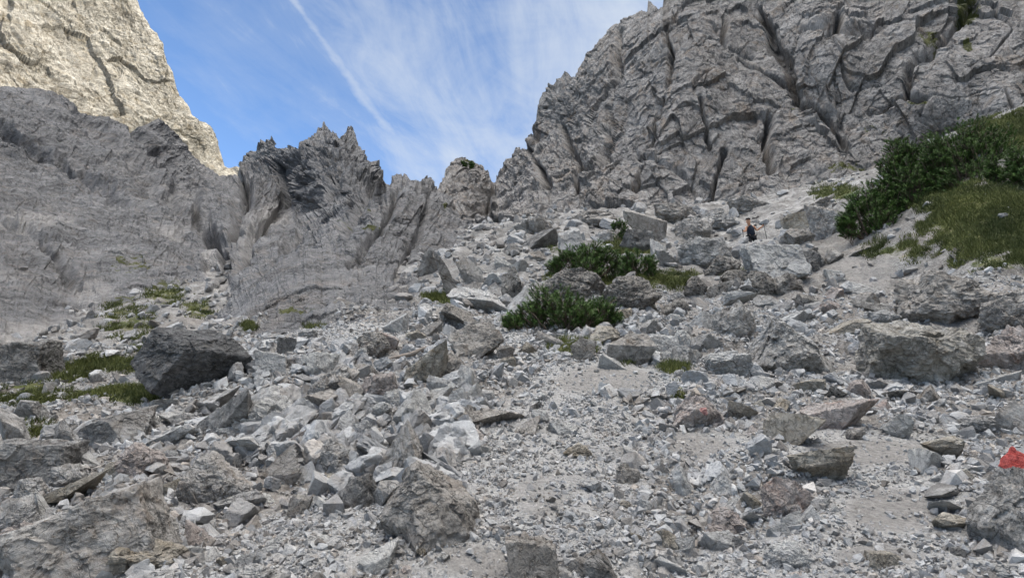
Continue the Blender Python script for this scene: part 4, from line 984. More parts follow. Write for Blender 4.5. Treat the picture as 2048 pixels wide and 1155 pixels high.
def stones_mat():
    m, n, b = nt('loose_stones'); B = NB(n); q = B.pos()
    t = B.attr('tone')
    col = B.ramp(t, [(0.0, (0.15, 0.14, 0.13)), (0.08, (0.22, 0.21, 0.20)), (0.3, (0.28, 0.282, 0.285)), (0.65, (0.345, 0.35, 0.355)), (0.9, (0.42, 0.42, 0.42)), (0.96, (0.33, 0.295, 0.26)), (1.0, (0.5, 0.49, 0.48))])
    f = B.noise(q, 14.0, 8, 0.75, 0.5)
    col = B.mix(1.0, col, B.ramp(f, [(0.3, 0.70), (0.5, 1.0), (0.7, 1.2)]), 'MULTIPLY')
    st = B.ramp(B.noise(q, 5.0, 7, 0.75, 0.8), [(0.5, 0.0), (0.66, 0.55)])
    col = B.mix(st, col, (0.22, 0.185, 0.15))
    B.set(b.inputs['Base Color'], col)
    n1 = B.bump(f, 0.7, 0.04); n2 = B.bump(B.noise(q, 90.0, 3, 0.7), 0.4, 0.006, n1)
    B.set(b.inputs['Normal'], n2)
    return m

def build_loose():
    mat = stones_mat()
    rg = np.random.default_rng(5)
    def sample(n, r0, r1, power, amax=57):
        n = int(n * 57 / 44)
        u = rg.random(n)
        if power == 2: r = r0 * (r1 / r0) ** u
        elif power == 1: r = r0 + (r1 - r0) * u
        else: r = np.sqrt(r0 * r0 + (r1 * r1 - r0 * r0) * u)
        a = rg.uniform(-R(amax), R(amax), n)
        return r * np.sin(a), r * np.cos(a)
    def keep(x, y, fn):
        z = ground_h(x, y); P = np.stack([x, y, z], -1); px, py = to_px(P)
        pa = ell(px, py, PATH); ve = ell(px, py, VEG); so = ell(px, py, SOIL)
        clump = fbm(np.stack([x * 1.1, y * 1.1, 0 * x], -1), 3)
        k = rg.random(len(x)) < fn(px, py, pa, ve, so, clump)
        return P[k], pa[k], px[k], py[k]
    # rubble 6..28 cm
    x, y = sample(26000, 2.3, 46, 2)
    P, pa, px, py = keep(x, y, lambda px, py, pa, ve, so, cl: np.clip(.45 + .8 * cl, .08, 1) * (1 - .94 * np.clip(pa * 1.5, 0, 1)) * np.where((py < 425) & (px > 1400), .7, 1) * np.where((py < 610) & (px > 1150), .5, 1) * (.35 + .65 * sm(np.hypot(px - 1024, py - 1155) * 0 + px * -0.3 + py * -1 + 1500, 0, 500)) * (1 - .85 * np.clip(ve * 1.4, 0, 1)) * (1 - .6 * np.clip(so, 0, 1)))
    s = (0.062 * (1 + rg.pareto(2.7, len(P)))).clip(.062, .26) * np.interp(P[:, 1], [2.6, 4, 8, 15, 32], [0.55, .72, 1.0, 1.9, 3.6])
    tn = np.clip(rg.random(len(P)) * np.interp(P[:, 1], [5, 14], [1.0, .5]), 0, 1); tn = np.where(rg.random(len(P)) < .06, rg.random(len(P)), tn)
    big = s > 0.15
    print('BIG', big.sum())
    nb_ = big & (P[:, 1] < 9); fb_ = big & (P[:, 1] >= 9)
    o = scatter('rubble', P[nb_], s[nb_], -4, 40, mat, 27, tn[nb_]); tag(o, kind='stuff')
    o = scatter('rubble', P[fb_], s[fb_], -3, 40, mat, 21, tn[fb_]); tag(o, kind='stuff')
    # the rest of the rubble
    o = scatter('rubble', P[~big], s[~big], 10, 40, mat, 22, tn[~big]); tag(o, kind='stuff')
    # the pile of blocks left of the chute
    m = 5200; gx = rg.uniform(380, 1010, m); gy = rg.uniform(680, 1010, m)
    r = 1.0; Yg = np.interp(gy, [680, 780, 900, 1010], [8.2, 5.6, 4.2, 3.4]) * rg.uniform(.97, 1.03, m)
    x = (gx - 1024) / FPX * Yg / ray(gx, gy)[1]; y = Yg
    cl2 = fbm(np.stack([gx / 120, gy / 80, 0 * gx], -1), 3)
    P2, pa2, px2, py2 = keep(x, y, lambda px, py, pa, ve, so, cl: np.clip(.12 + .8 * cl, .02, .6) * (pa < .1) * (ve < .1) * np.clip((px - 380) / 150, 0, 1))
    s2 = (0.09 * (1 + rg.pareto(2.4, len(P2)))).clip(.08, .26)
    o = scatter('rubble', P2 + np.array([0, 0, .02]), s2, -4, 44, mat, 29, np.clip(rg.random(len(P2)) * .7 + .1, 0, .9)); tag(o, kind='stuff')
    # gravel 1.5..6 cm
    x, y = sample(250000, 2.2, 13, 2)
    P, pa, px, py = keep(x, y, lambda px, py, pa, ve, so, cl: np.clip(.36 + .5 * cl + .15 * pa, .12, .8) * (1 - .85 * np.clip(ve * 1.4, 0, 1)) * (1 - .85 * np.clip(so * 1.3, 0, 1)))
    s = (0.015 * (1 + rg.pareto(2.6, len(P)))).clip(.014, .07) * np.interp(P[:, 1], [2.5, 5, 13], [0.85, 1.15, 1.9]) * np.where(pa > .3, .72, 1.12)
    o = scatter('gravel', P, s, 9, 60, mat, 23); tag(o, kind='stuff')
# ------------------------------------------------------------------ plants
def leaf_mat(name, dark, light, rough=0.6):
    m, n, b = nt(name); B = NB(n)
    t = B.attr('tone')
    B.set(b.inputs['Base Color'], B.ramp(t, [(0.0, dark), (1.0, light)])); b.inputs['Roughness'].default_value = rough
    return m

def tube_np(pts, rad, ns=5):
    """tapered tube through pts; returns V, F (quads)"""
    pts = np.asarray(pts, float); n = len(pts)
    T = np.gradient(pts, axis=0); T /= np.linalg.norm(T, axis=1, keepdims=True) + 1e-9
    ref = np.array([0.31, 0.9, 0.2]); A = np.cross(T, ref); A /= np.linalg.norm(A, axis=1, keepdims=True) + 1e-9
    Bv = np.cross(T, A)
    an = np.linspace(0, 2 * math.pi, ns, endpoint=False)
    rad = np.broadcast_to(np.asarray(rad, float), (n,))
    V = pts[:, None] + rad[:, None, None] * (np.cos(an)[None, :, None] * A[:, None] + np.sin(an)[None, :, None] * Bv[:, None])
    i = np.arange(n - 1)[:, None] * ns + np.arange(ns)[None]; j = np.arange(n - 1)[:, None] * ns + (np.arange(ns)[None] + 1) % ns
    Fc = np.stack([i, j, j + ns, i + ns], -1).reshape(-1, 4)
    return V.reshape(-1, 3), Fc

def merge(parts):
    Vs, Fs, k = [], [], 0
    for V, Fc in parts:
        Vs.append(V); Fs.append(Fc + k); k += len(V)
    return np.concatenate(Vs), np.concatenate(Fs)

def pine(label, cx, cy, w, h, nshoot, seed, shoot=0.13, depthk=0.8, lean=0.0, sparse=1.0, Y=None, group=None, needle=0.042, name='dwarf_pine', cat='pine bush', lob=()):
    rg = np.random.default_rng(seed)
    base = pix2ground(cx, cy + h * 0.5) if Y is None else P3(cx, cy + h * 0.5, Y)
    s = base[1] / FPX / CP
    Wd, H = w * s, h * s
    D = Wd * depthk
    root = bpy.data.objects.new(name, None); COL.objects.link(root)
    c = base + np.array([0, D * 0.2, 0]); c[2] = (ground_h(c[0], c[1]) if Y is None else c[2]) - .03; root.location = c
    H = H * 1.35
    tag(root, label, cat, group)
    # shoot tips fill a lumpy dome
    n = int(nshoot * 2.0)
    lobes = list(lob) if len(lob) else [(rg.uniform(-.75, .75), rg.uniform(-.6, .6), rg.uniform(.45, .9), rg.uniform(.25, .5)) for _ in range(7)]
    L = np.array(lobes)
    k = rg.integers(0, len(L), n)
    d = rg.normal(size=(n, 3)); d[:, 2] = np.abs(d[:, 2]) * 1.0; d /= np.linalg.norm(d, axis=1, keepdims=True)
    rad = L[k, 3] * rg.uniform(.35, 1.0, n) ** .6
    X = (L[k, 0] + d[:, 0] * rad) * Wd / 2
    Yy = (L[k, 1] + d[:, 1] * rad) * D / 2
    Z = H * (L[k, 2] * .6 + d[:, 2] * rad * .9) * rg.uniform(.75, 1.05, n)
    low = rg.random(n) < .38; Z = np.where(low, Z * rg.uniform(.1, .85, n), Z)
    Z = np.maximum(Z, 0.05 * H * rg.random(n) + 0.03)
    tips = np.stack([X + lean * Z, Yy, Z], -1)
    sdir = np.stack([d[:, 0] * .8 + tips[:, 0] / Wd * .8, d[:, 1] * .8, 0.55 + 0.7 * rg.random(n)], -1) + rg.normal(0, .22, (n, 3))
    sdir /= np.linalg.norm(sdir, axis=1, keepdims=True)
    ln = shoot * rg.uniform(.6, 1.25, n)
    # needles: radial brushes along each shoot
    per = int(44 * sparse)
    t = rg.random((n, per)) ** .8
    a = rg.uniform(0, 2 * math.pi, (n, per))
    A = np.cross(sdir, [0.3, 0.5, 0.8]); A /= np.linalg.norm(A, axis=1, keepdims=True); Bv = np.cross(sdir, A)
    out = np.cos(a)[..., None] * A[:, None] + np.sin(a)[..., None] * Bv[:, None]
    fwd = rg.uniform(.55, 1.3, (n, per, 1)); nd = out + fwd * sdir[:, None]; nd /= np.linalg.norm(nd, axis=-1, keepdims=True)
    p0 = tips[:, None] - sdir[:, None] * (ln[:, None] * (1 - t))[..., None]
    nl = needle * rg.uniform(.8, 1.25, (n, per, 1))
    side = np.cross(nd, out + 0.01); side /= np.linalg.norm(side, axis=-1, keepdims=True) + 1e-9
    wd = 0.0032 * (Y0k := max(1.0, base[1] / 9.0))
    V = np.stack([p0 - side * wd, p0 + side * wd, p0 + nd * nl + side * wd * .35, p0 + nd * nl - side * wd * .35], 2).reshape(-1, 3)
    Fc = np.arange(len(V)).reshape(-1, 4)
    me = mesh_from('foliage', V, Fc)
    tone = np.clip(rg.random(n)[:, None] * .55 + .45 * t + rg.normal(0, .08, (n, per)), 0, 1)
    add_attr(me, 'tone', np.repeat(tone.ravel(), 4))
    link('foliage', me, PINE_MAT, root)
    # boughs and twigs
    parts = []
    nb = max(7, n // 26)
    for i in range(nb):
        tip = tips[rg.integers(0, n)] - sdir[0] * 0.02
        a0 = np.array([tip[0] * .25, tip[1] * .25, -0.12]); mid = np.array([tip[0] * .75, tip[1] * .75, tip[2] * .35])
        tt = np.linspace(0, 1, 7)[:, None]
        pts = (1 - tt) ** 2 * a0 + 2 * tt * (1 - tt) * mid + tt ** 2 * tip
        r0 = 0.016 * (Wd / 1.6) ** .5 * rg.uniform(.7, 1.2)
        parts.append(tube_np(pts + rg.normal(0, .012, pts.shape), np.linspace(r0, r0 * .3, 7)))
    for i in range(n):
        e = tips[i] + 0; s0 = tips[i] - sdir[i] * ln[i] * 1.8
        parts.append(tube_np(np.array([s0, (s0 + e) / 2 + rg.normal(0, .006, 3), e]), [0.0055, .0045, .003], 3))
    V, Fc = merge(parts)
    link('branches', mesh_from('branches', V, Fc, True), BARK_MAT, root)
    return root

def build_plants():
    global PINE_MAT, BARK_MAT
    PINE_MAT = leaf_mat('pine_needles', (0.018, 0.042, 0.010), (0.085, 0.155, 0.032))
    m, n, b = nt('pine_bark'); B = NB(n)
    B.set(b.inputs['Base Color'], B.ramp(B.noise(B.pos(), 40.0, 5, .7), [(0.3, (0.05, 0.035, 0.024)), (0.7, (0.17, 0.13, 0.10))])); BARK_MAT = m
    g = 'green dwarf pine bushes growing on the slope'
    pine('dense green pine bush in front of the speckled dome boulder', 1126, 626, 252, 84, 420, 1, shoot=.13, group=g,
         lob=[(-.78, -.1, .25, .22), (-.45, 0, .55, .32), (-.28, 0, 1.05, .33), (0, -.1, .8, .36), (.12, -.2, .45, .4), (.45, 0, .65, .34), (.68, -.1, .62, .3), (.84, 0, .35, .2), (.35, -.3, .3, .35)])
    pine('wide dark pine bush above the speckled dome boulder', 1178, 526, 168, 70, 420, 2, shoot=.17, group=g, needle=.055,
         lob=[(-.8, 0, .55, .25), (-.5, 0, .8, .35), (-.15, 0, .9, .4), (.2, 0, 1.0, .4), (.5, 0, .85, .4), (.75, 0, .6, .28), (0, -.3, .4, .5)])
    pine('smaller yellow-green pine bush right of the wide dark one', 1284, 532, 84, 56, 170, 3, shoot=.17, group=g, needle=.055)
    pine('young thin pine with bare stem above the wide dark pine bush', 1242, 458, 50, 34, 60, 4, shoot=.2, group=g, needle=.07, Y=25.5,
         lob=[(-.5, 0, 1.1, .3), (0, 0, 1.3, .3), (.4, 0, 1.2, .35), (.1, 0, .5, .15)])
    pine('low dark pine bush at the downhill end of the right bank', 1760, 412, 150, 104, 640, 5, shoot=.17, group=g, needle=.055, Y=14.6,
         lob=[(-.7, 0, .35, .3), (-.35, 0, .75, .4), (.1, 0, .9, .45), (.45, 0, .95, .45), (.2, -.3, .4, .5), (.7, 0, .8, .4)])
    pine('tall open pine bush with a bare twig in the middle of the right bank', 1868, 352, 205, 160, 1300, 6, shoot=.17, group=g, needle=.055, Y=14.6,
         lob=[(-.6, 0, .7, .35), (-.3, 0, 1.1, .35), (-.15, 0, 1.15, .3), (.1, 0, .8, .5), (.45, 0, 1.05, .4), (.7, 0, 1.05, .35), (.3, -.3, .4, .6), (-.3, -.3, .4, .5), (.75, 0, .6, .4)])
    pine('big dense pine bush above the grass, next to the right edge', 1990, 328, 220, 165, 1400, 7, shoot=.17, group=g, needle=.055, Y=14.0,
         lob=[(-.6, 0, .8, .45), (-.2, 0, 1.0, .45), (.2, 0, 1.0, .5), (.6, 0, .9, .5), (-.4, -.3, .4, .6), (.3, -.3, .4, .6), (-.7, 0, .95, .35), (.1, 0, 1.0, .4)])
    pine('outermost pine bush, cut by the right edge above the grass', 2115, 335, 180, 165, 900, 17, shoot=.17, group=g, needle=.055, Y=12.6)
    pine('tiny dark pine cushion on top of the middle crag', 933, 326, 36, 14, 60, 8, shoot=.5, group=g, needle=.25, Y=79.0)
    pine('tiny green pine on the sunlit saddle far left', 487, 326, 26, 10, 40, 9, shoot=.9, group=g, needle=.5, Y=250.0)
    # grass, moss and herbs
    rg = np.random.default_rng(31)
    gm = leaf_mat('grass_blades', (0.038, 0.05, 0.012), (0.15, 0.16, 0.045), .7)
    n = 60000
    px = np.empty(0); K = []
    L = np.array(VEG); area = L[:, 2] * L[:, 3] * L[:, 4]; area[:3] *= .6
    k = rg.choice(len(L), n, p=area / area.sum())
    aa = rg.uniform(0, 2 * math.pi, n); rr = np.sqrt(rg.random(n)) * 1.12
    gx = L[k, 0] + L[k, 2] * rr * np.cos(aa); gy = L[k, 1] + L[k, 3] * rr * np.sin(aa)
    # drop onto the ground by marching a coarse set of rays
    Ys = np.exp(np.linspace(math.log(3), math.log(40), 90))
    cell = np.stack([np.round(gx / 3), np.round(gy / 2)], -1)
    uq, inv = np.unique(cell, axis=0, return_inverse=True); inv = inv.ravel()
    Pm = P3(uq[:, None, 0] * 3, uq[:, None, 1] * 2, Ys[None])
    hm = ground_h(Pm[..., 0], Pm[..., 1])
    below = Pm[..., 2] < hm; first = np.where(below.any(1), below.argmax(1), 0)
    ok = first > 0
    ar = np.arange(len(uq)); i1 = np.maximum(first, 1); d1 = Pm[ar, i1, 2] - hm[ar, i1]; d0 = Pm[ar, i1 - 1, 2] - hm[ar, i1 - 1]
    tt = d0 / (d0 - d1 + 1e-9); Yh = Ys[i1 - 1] * (1 - tt) + Ys[i1] * tt
    Y = Yh[inv] * (1 + rg.normal(0, .006, n)); keep = ok[inv] & (Y > 3)
    X = ((gx - 1024) / FPX) * Y / ray(gx, gy)[1]
    cl = fbm(np.stack([X * 1.6, Y * 1.6, 0 * X], -1), 4, .6)
    keep &= (cl + (L[k, 4] - .75) * 1.2 + rg.normal(0, .12, n)) > -0.12
    X, Y, gx, gy, cl = X[keep], Y[keep], gx[keep], gy[keep], cl[keep]
    Z = ground_h(X, Y) + 0.0
    base = np.stack([X, Y, Z], -1); m = len(base)
    hgt = rg.uniform(.5, 1.2, m) * np.interp(Y, [3, 8, 14, 30], [.05, .10, .13, .2]) * (0.8 + .5 * np.clip(cl, -.5, 1))
    nb = 5
    off = rg.normal(0, 1, (m, nb, 3)) * np.array([.03, .03, .004]) * (Y / 9)[:, None, None]
    b0 = base[:, None] + off
    dr = rg.normal(0, .45, (m, nb, 3)); dr[..., 2] = 1; dr /= np.linalg.norm(dr, axis=-1, keepdims=True)
    sd = np.cross(dr, rg.normal(size=(m, nb, 3))); sd /= np.linalg.norm(sd, axis=-1, keepdims=True)
    wd = (0.0035 * np.maximum(1, Y / 6))[:, None, None]
    tip = b0 + dr * hgt[:, None, None]
    V = np.stack([b0 - sd * wd, b0 + sd * wd, tip], 2).reshape(-1, 3)
    me = mesh_from('grass', V, np.arange(len(V)).reshape(-1, 3))
    tone = np.clip(.35 + .5 * fbm(np.stack([X * .9 + 40, Y * .9, 0 * X], -1), 3) + rg.normal(0, .15, m), 0, 1)
    add_attr(me, 'tone', np.repeat(tone, nb * 3))
    o = link('grass', me, gm); tag(o, kind='stuff')
    # driftwood and dead twigs
    wm, n_, b_ = nt('dead_wood'); B = NB(n_)
    B.set(b_.inputs['Base Color'], B.ramp(B.noise(B.mapping(B.pos(), scale=(1, 6, 6)), 12.0, 6, .7), [(0.3, (0.11, 0.085, 0.065)), (0.6, (0.25, 0.215, 0.185))]))
    def wood(name, cat, label, path, r0, r1, lift, forks=()):
        parts = []
        for pth in [path] + list(forks):
            pts = []
            for x, y, l in pth:
                p = pix2ground(x, y); p[2] += l; pts.append(p)
            ym = min(p[1] for p in pts) - .03
            pts = np.array([P3(x, y - l * 30, ym + .02 * i) for i, (x, y, l) in enumerate(pth)])
            t = np.linspace(0, 1, len(pts)); q = np.linspace(0, 1, 24)
            c = np.stack([np.interp(q, t, pts[:, i]) for i in range(3)], -1)
            for _ in range(2): c[1:-1] = (c[:-2] + c[1:-1] * 2 + c[2:]) / 4
            c += np.stack([fbm(c * 8 + 3, 2) for _ in range(1)] * 3, -1) * r0 * .7
            k = 1.0 if pth is path else .6
            parts.append(tube_np(c, np.linspace(r0, r1, 24) * k * (1 + .2 * fbm(c * 14, 2)), 8))
        V, Fc = merge(parts); c0 = V.mean(0)
        o = link(name, mesh_from(name, V - c0, Fc, True), wm); o.location = c0
        tag(o, label, cat)
    wood('driftwood', 'driftwood', 'weathered driftwood branch lying on the talus left of the big tan boulder', [(856, 700, .12), (838, 706, .12), (816, 713, .11), (792, 716, .10), (772, 722, .08), (746, 728, .04)], .034, .012, 0)
    wood('dead_twig', 'twig', 'thin bleached twig arching at the foot of the rock rib', [(592, 620, .22), (604, 622, .24), (614, 630, .2), (619, 642, .02)], .007, .006, 0)
    wood('dead_twig', 'twig', 'forked bleached twig on the pale humped boulder', [(484, 774, .1), (492, 783, .1), (520, 785, .1), (536, 784, .1)], .006, .004, 0)
    wood('dead_twig', 'twig', 'short curved twig standing on the pale humped boulder', [(557, 778, .05), (562, 768, .1), (572, 757, .14)], .005, .003, 0)
    wood('exposed_root', 'root', 'brown exposed root running down the eroded bank', [(1858, 503, .03), (1840, 517, .03), (1815, 543, .03)], .03, .015, 0)

# ------------------------------------------------------------------ hiker
def skin_mesh(name, joints, edges, radii, mat, parent, root=0, sub=2):
    me = bpy.data.meshes.new(name); me.from_pydata([tuple(j) for j in joints], edges, [])
    o = link(name, me, mat, parent)
    md = o.modifiers.new('skin', 'SKIN'); md.use_smooth_shade = True
    if not me.skin_vertices: 
        import bmesh
        bm = bmesh.new(); bm.from_mesh(me); bm.verts.layers.skin.verify(); bm.to_mesh(me); bm.free()
    for i, r in enumerate(radii):
        sv = me.skin_vertices[0].data[i]; sv.radius = (r, r) if not hasattr(r, '__len__') else r
        sv.use_root = (i == root)
    s = o.modifiers.new('sub', 'SUBSURF'); s.levels = sub; s.render_levels = sub
    return o

def flat_mat(name, c, rough=.8):
    m, n, b = nt(name); B = NB(n); b.inputs['Roughness'].default_value = rough
    B.set(b.inputs['Base Color'], B.ramp(B.noise(B.pos(), 60.0, 4, .6), [(0.3, tuple(x * .8 for x in c)), (0.7, tuple(min(1, x * 1.15) for x in c))]))
    return m

def build_hiker():
    Y = 25.0; base = P3(1506, 512, Y)
    root = bpy.data.objects.new('person', None); COL.objects.link(root); root.location = base
    tag(root, 'hiker in a dark sleeveless top and cap with two poles above the flat-topped boulder', 'person')
    skin = flat_mat('skin', (0.50, 0.27, 0.17), .55); top = flat_mat('dark_top', (0.018, 0.024, 0.038)); trs = flat_mat('black_trousers', (0.010, 0.011, 0.014))
    capm = flat_mat('cap_cloth', (0.012, 0.012, 0.014)); hair = flat_mat('hair', (0.025, 0.016, 0.012)); shoe = flat_mat('boot_leather', (0.05, 0.04, 0.035))
    J = []; E = []; Rr = []
    def add(p, r, par=None):
        J.append(p); Rr.append(r)
        if par is not None: E.append((par, len(J) - 1))
        return len(J) - 1
    pel = add((.03, 0, .90), .13)
    ab = add((.01, -.02, 1.05), .12, pel); ch = add((-.02, -.05, 1.24), (.14, .11), ab); nk0 = add((-.06, -.09, 1.36), .075, ch)
    nk = add((-.09, -.13, 1.41), .06, nk0); h1 = add((-.115, -.16, 1.475), (.09, .095), nk); h2 = add((-.13, -.165, 1.55), (.10, .11), h1); h3 = add((-.13, -.155, 1.625), (.055, .06), h2)
    hands = []
    for sx, sh, el, wr in ((-1, (-.20, -.08, 1.29), (-.27, -.16, 1.07), (-.42, -.30, 1.03)), (1, (.15, -.04, 1.32), (.27, -.02, 1.15), (.43, -.20, 1.27))):
        a = add(sh, .058, ch); e = add(((sh[0] + el[0]) / 2, (sh[1] + el[1]) / 2, (sh[2] + el[2]) / 2), .048, a); b = add(el, .038, e)
        f = add(tuple(el[i] * .6 + wr[i] * .4 for i in range(3)), .038, b); w = add(wr, .026, f)
        d = np.array(wr) - np.array(el); d /= np.linalg.norm(d)
        palm = np.array(wr) + d * .055; pm = add(tuple(palm), (.036, .022), w)
        hands.append((palm, d, pm))
        up = np.array([0, 0, 1.0])
        for k in range(4):        # fingers curl round the grip
            r = .0095 - .0008 * abs(k - 1); off = up * (.030 - .02 * k)
            q1 = palm + d * .035 + off; q2 = q1 + d * (.022 - .003 * abs(k - 1)) + np.array([-.018 * sx, .0, -.004]); q3 = q2 + np.array([-.022 * sx, .014, -.004]) - d * .014
            i1 = add(tuple(q1), r, pm); i2 = add(tuple(q2), r * .95, i1); add(tuple(q3), r * .8, i2)
        t1 = palm + up * .034 - d * .01 + np.array([-.012 * sx, -.01, 0]); i1 = add(tuple(t1), .011, pm); add(tuple(t1 + d * .02 + np.array([-.02 * sx, 0, .012])), .009, i1)
    for sx, hp, kn, an, to in ((-1, (-.07, 0, .86), (-.13, -.14, .47), (-.12, .02, .09), (-.15, -.14, .04)), (1, (.12, 0, .86), (.17, -.10, .46), (.20, .08, .09), (.23, -.08, .04))):
        a = add(hp, .095, pel); m_ = add(tuple((hp[i] + kn[i]) / 2 for i in range(3)), .078, a); k = add(kn, .056, m_)
        cf = add(tuple(kn[i] * .6 + an[i] * .4 for i in range(3)), .054, k); an_ = add(an, .036, cf); add(to, (.038, .03), an_)
    # nose and ears grow out of the head so the face reads
    add((-.155, -.255, 1.545), .012, h2); add((-.055, -.165, 1.555), .012, h2); add((-.205, -.16, 1.555), .012, h2)
    skin_mesh('body', J, E, Rr, skin, root)
    # clothes follow the body
    skin_mesh('sleeveless_top', [(.03, 0, .87), (.01, -.02, 1.06), (-.02, -.05, 1.24), (-.13, -.08, 1.31), (.10, -.05, 1.33), (-.045, -.07, 1.335)], [(0, 1), (1, 2), (2, 3), (2, 4), (2, 5)], [(.19, .165), (.175, .155), (.20, .17), .095, .095, .085], top, root)
    tj = [(.03, 0, .93), (-.07, 0, .85), (-.10, -.07, .66), (-.13, -.14, .47), (-.12, .0, .13), (.12, 0, .85), (.145, -.05, .66), (.17, -.10, .46), (.20, .07, .13)]
    skin_mesh('trousers', tj, [(0, 1), (1, 2), (2, 3), (3, 4), (0, 5), (5, 6), (6, 7), (7, 8)], [(.165, .145), .115, .100, .082, .066, .115, .100, .082, .066], trs, root)
    for an, to in (((-.12, .03, .08), (-.15, -.15, .035)), ((.20, .09, .08), (.235, -.09, .035))):
        skin_mesh('boot', [an, tuple((an[i] + to[i]) / 2 for i in range(3)), to, (an[0], an[1], .16)], [(0, 1), (1, 2), (0, 3)], [(.05, .055), .047, .042, .052], shoe, root)
    U, Fc = ICO[4]
    Vc = U * np.array([.098, .112, .075]); Vc[:, 2] = np.maximum(Vc[:, 2], -.006)
    br = U * np.array([.062, .075, .008]) + np.array([-.02, -.125, .002])
    me = mesh_from('cap', np.concatenate([Vc, br]), np.concatenate([Fc, Fc + len(Vc)]), True); co = link('cap', me, capm, root, (-.13, -.165, 1.605)); co.rotation_euler = (R(8), 0, 0)
    skin_mesh('hair', [(-.12, -.105, 1.58), (-.115, -.10, 1.51)], [(0, 1)], [(.075, .055), (.055, .04)], hair, root)
    # face details
    ed = flat_mat('eye_dark', (.01, .01, .01))
    for dx in (-.028, .028):
        U, Fc = ICO[2]; me = mesh_from('eye', U * .009, Fc, True); link('eye', me, ed, root, (-.15 + dx, -.238, 1.565))
    U, Fc = ICO[2]; me = mesh_from('mouth', U * np.array([.022, .006, .006]), Fc, True); link('mouth', me, flat_mat('lips', (.35, .12, .10)), root, (-.148, -.236, 1.505))
    # poles
    y1 = flat_mat('yellow_shaft', (.75, .58, .16), .4); bl = flat_mat('black_shaft', (.02, .02, .02), .4); gr = flat_mat('pole_grip', (.03, .03, .03))
    for (palm, d, pm), (bx, by, bz), label, segs in zip(hands, ((-.44, -.32, .0), (.60, -.34, .0)),
            ('dark trekking pole planted on the downhill-left side of the hiker', 'yellow and black trekking pole held out to the right by the hiker'), ((bl, bl), (bl, y1))):
        p1 = palm + d * .035 + base + np.array([0, -.005, 0]); p0 = base + np.array([bx, by, bz])
        ax = (p1 - p0) / np.linalg.norm(p1 - p0)
        r = bpy.data.objects.new('trekking_pole', None); COL.objects.link(r); r.location = p0
        tag(r, label, 'trekking pole', 'poles in the hiker\'s hands')
        L = np.linalg.norm(p1 - p0)
        def seg(nm, a, b, r0, r1, mt):
            V, Fc = tube_np(np.array([ax * a, ax * (a + b) / 2, ax * b]), [r0, (r0 + r1) / 2, r1], 8); link(nm, mesh_from(nm, V, Fc, True), mt, r)
        seg('tip', -.05, .02, .003, .006, bl); seg('basket', .05, .065, .03, .026, bl)
        seg('lower_shaft', .02, L * .42, .013, .013, segs[1]); seg('upper_shaft', L * .42, L - .06, .011, .011, segs[0] if label[0] == 'd' else y1 if False else bl); seg('grip', L - .06, L + .07, .016, .019, gr)
import time as _t
_t0 = _t.time()
def tick(s):
    global _t0
    print('TICK', s, round(_t.time() - _t0, 1)); _t0 = _t.time()
build_stone_mats('near', 3.2)
build_stone_mats('far', 1.3)
build_ground(); tick('ground')
build_mountains(); tick('mountains')
nick = build_hand_rocks(); tick('hand')
build_more_rocks(nick, max(0, 298 - len(nick))); tick('more')
build_loose(); tick('loose')
build_plants(); tick('plants')
build_hiker()
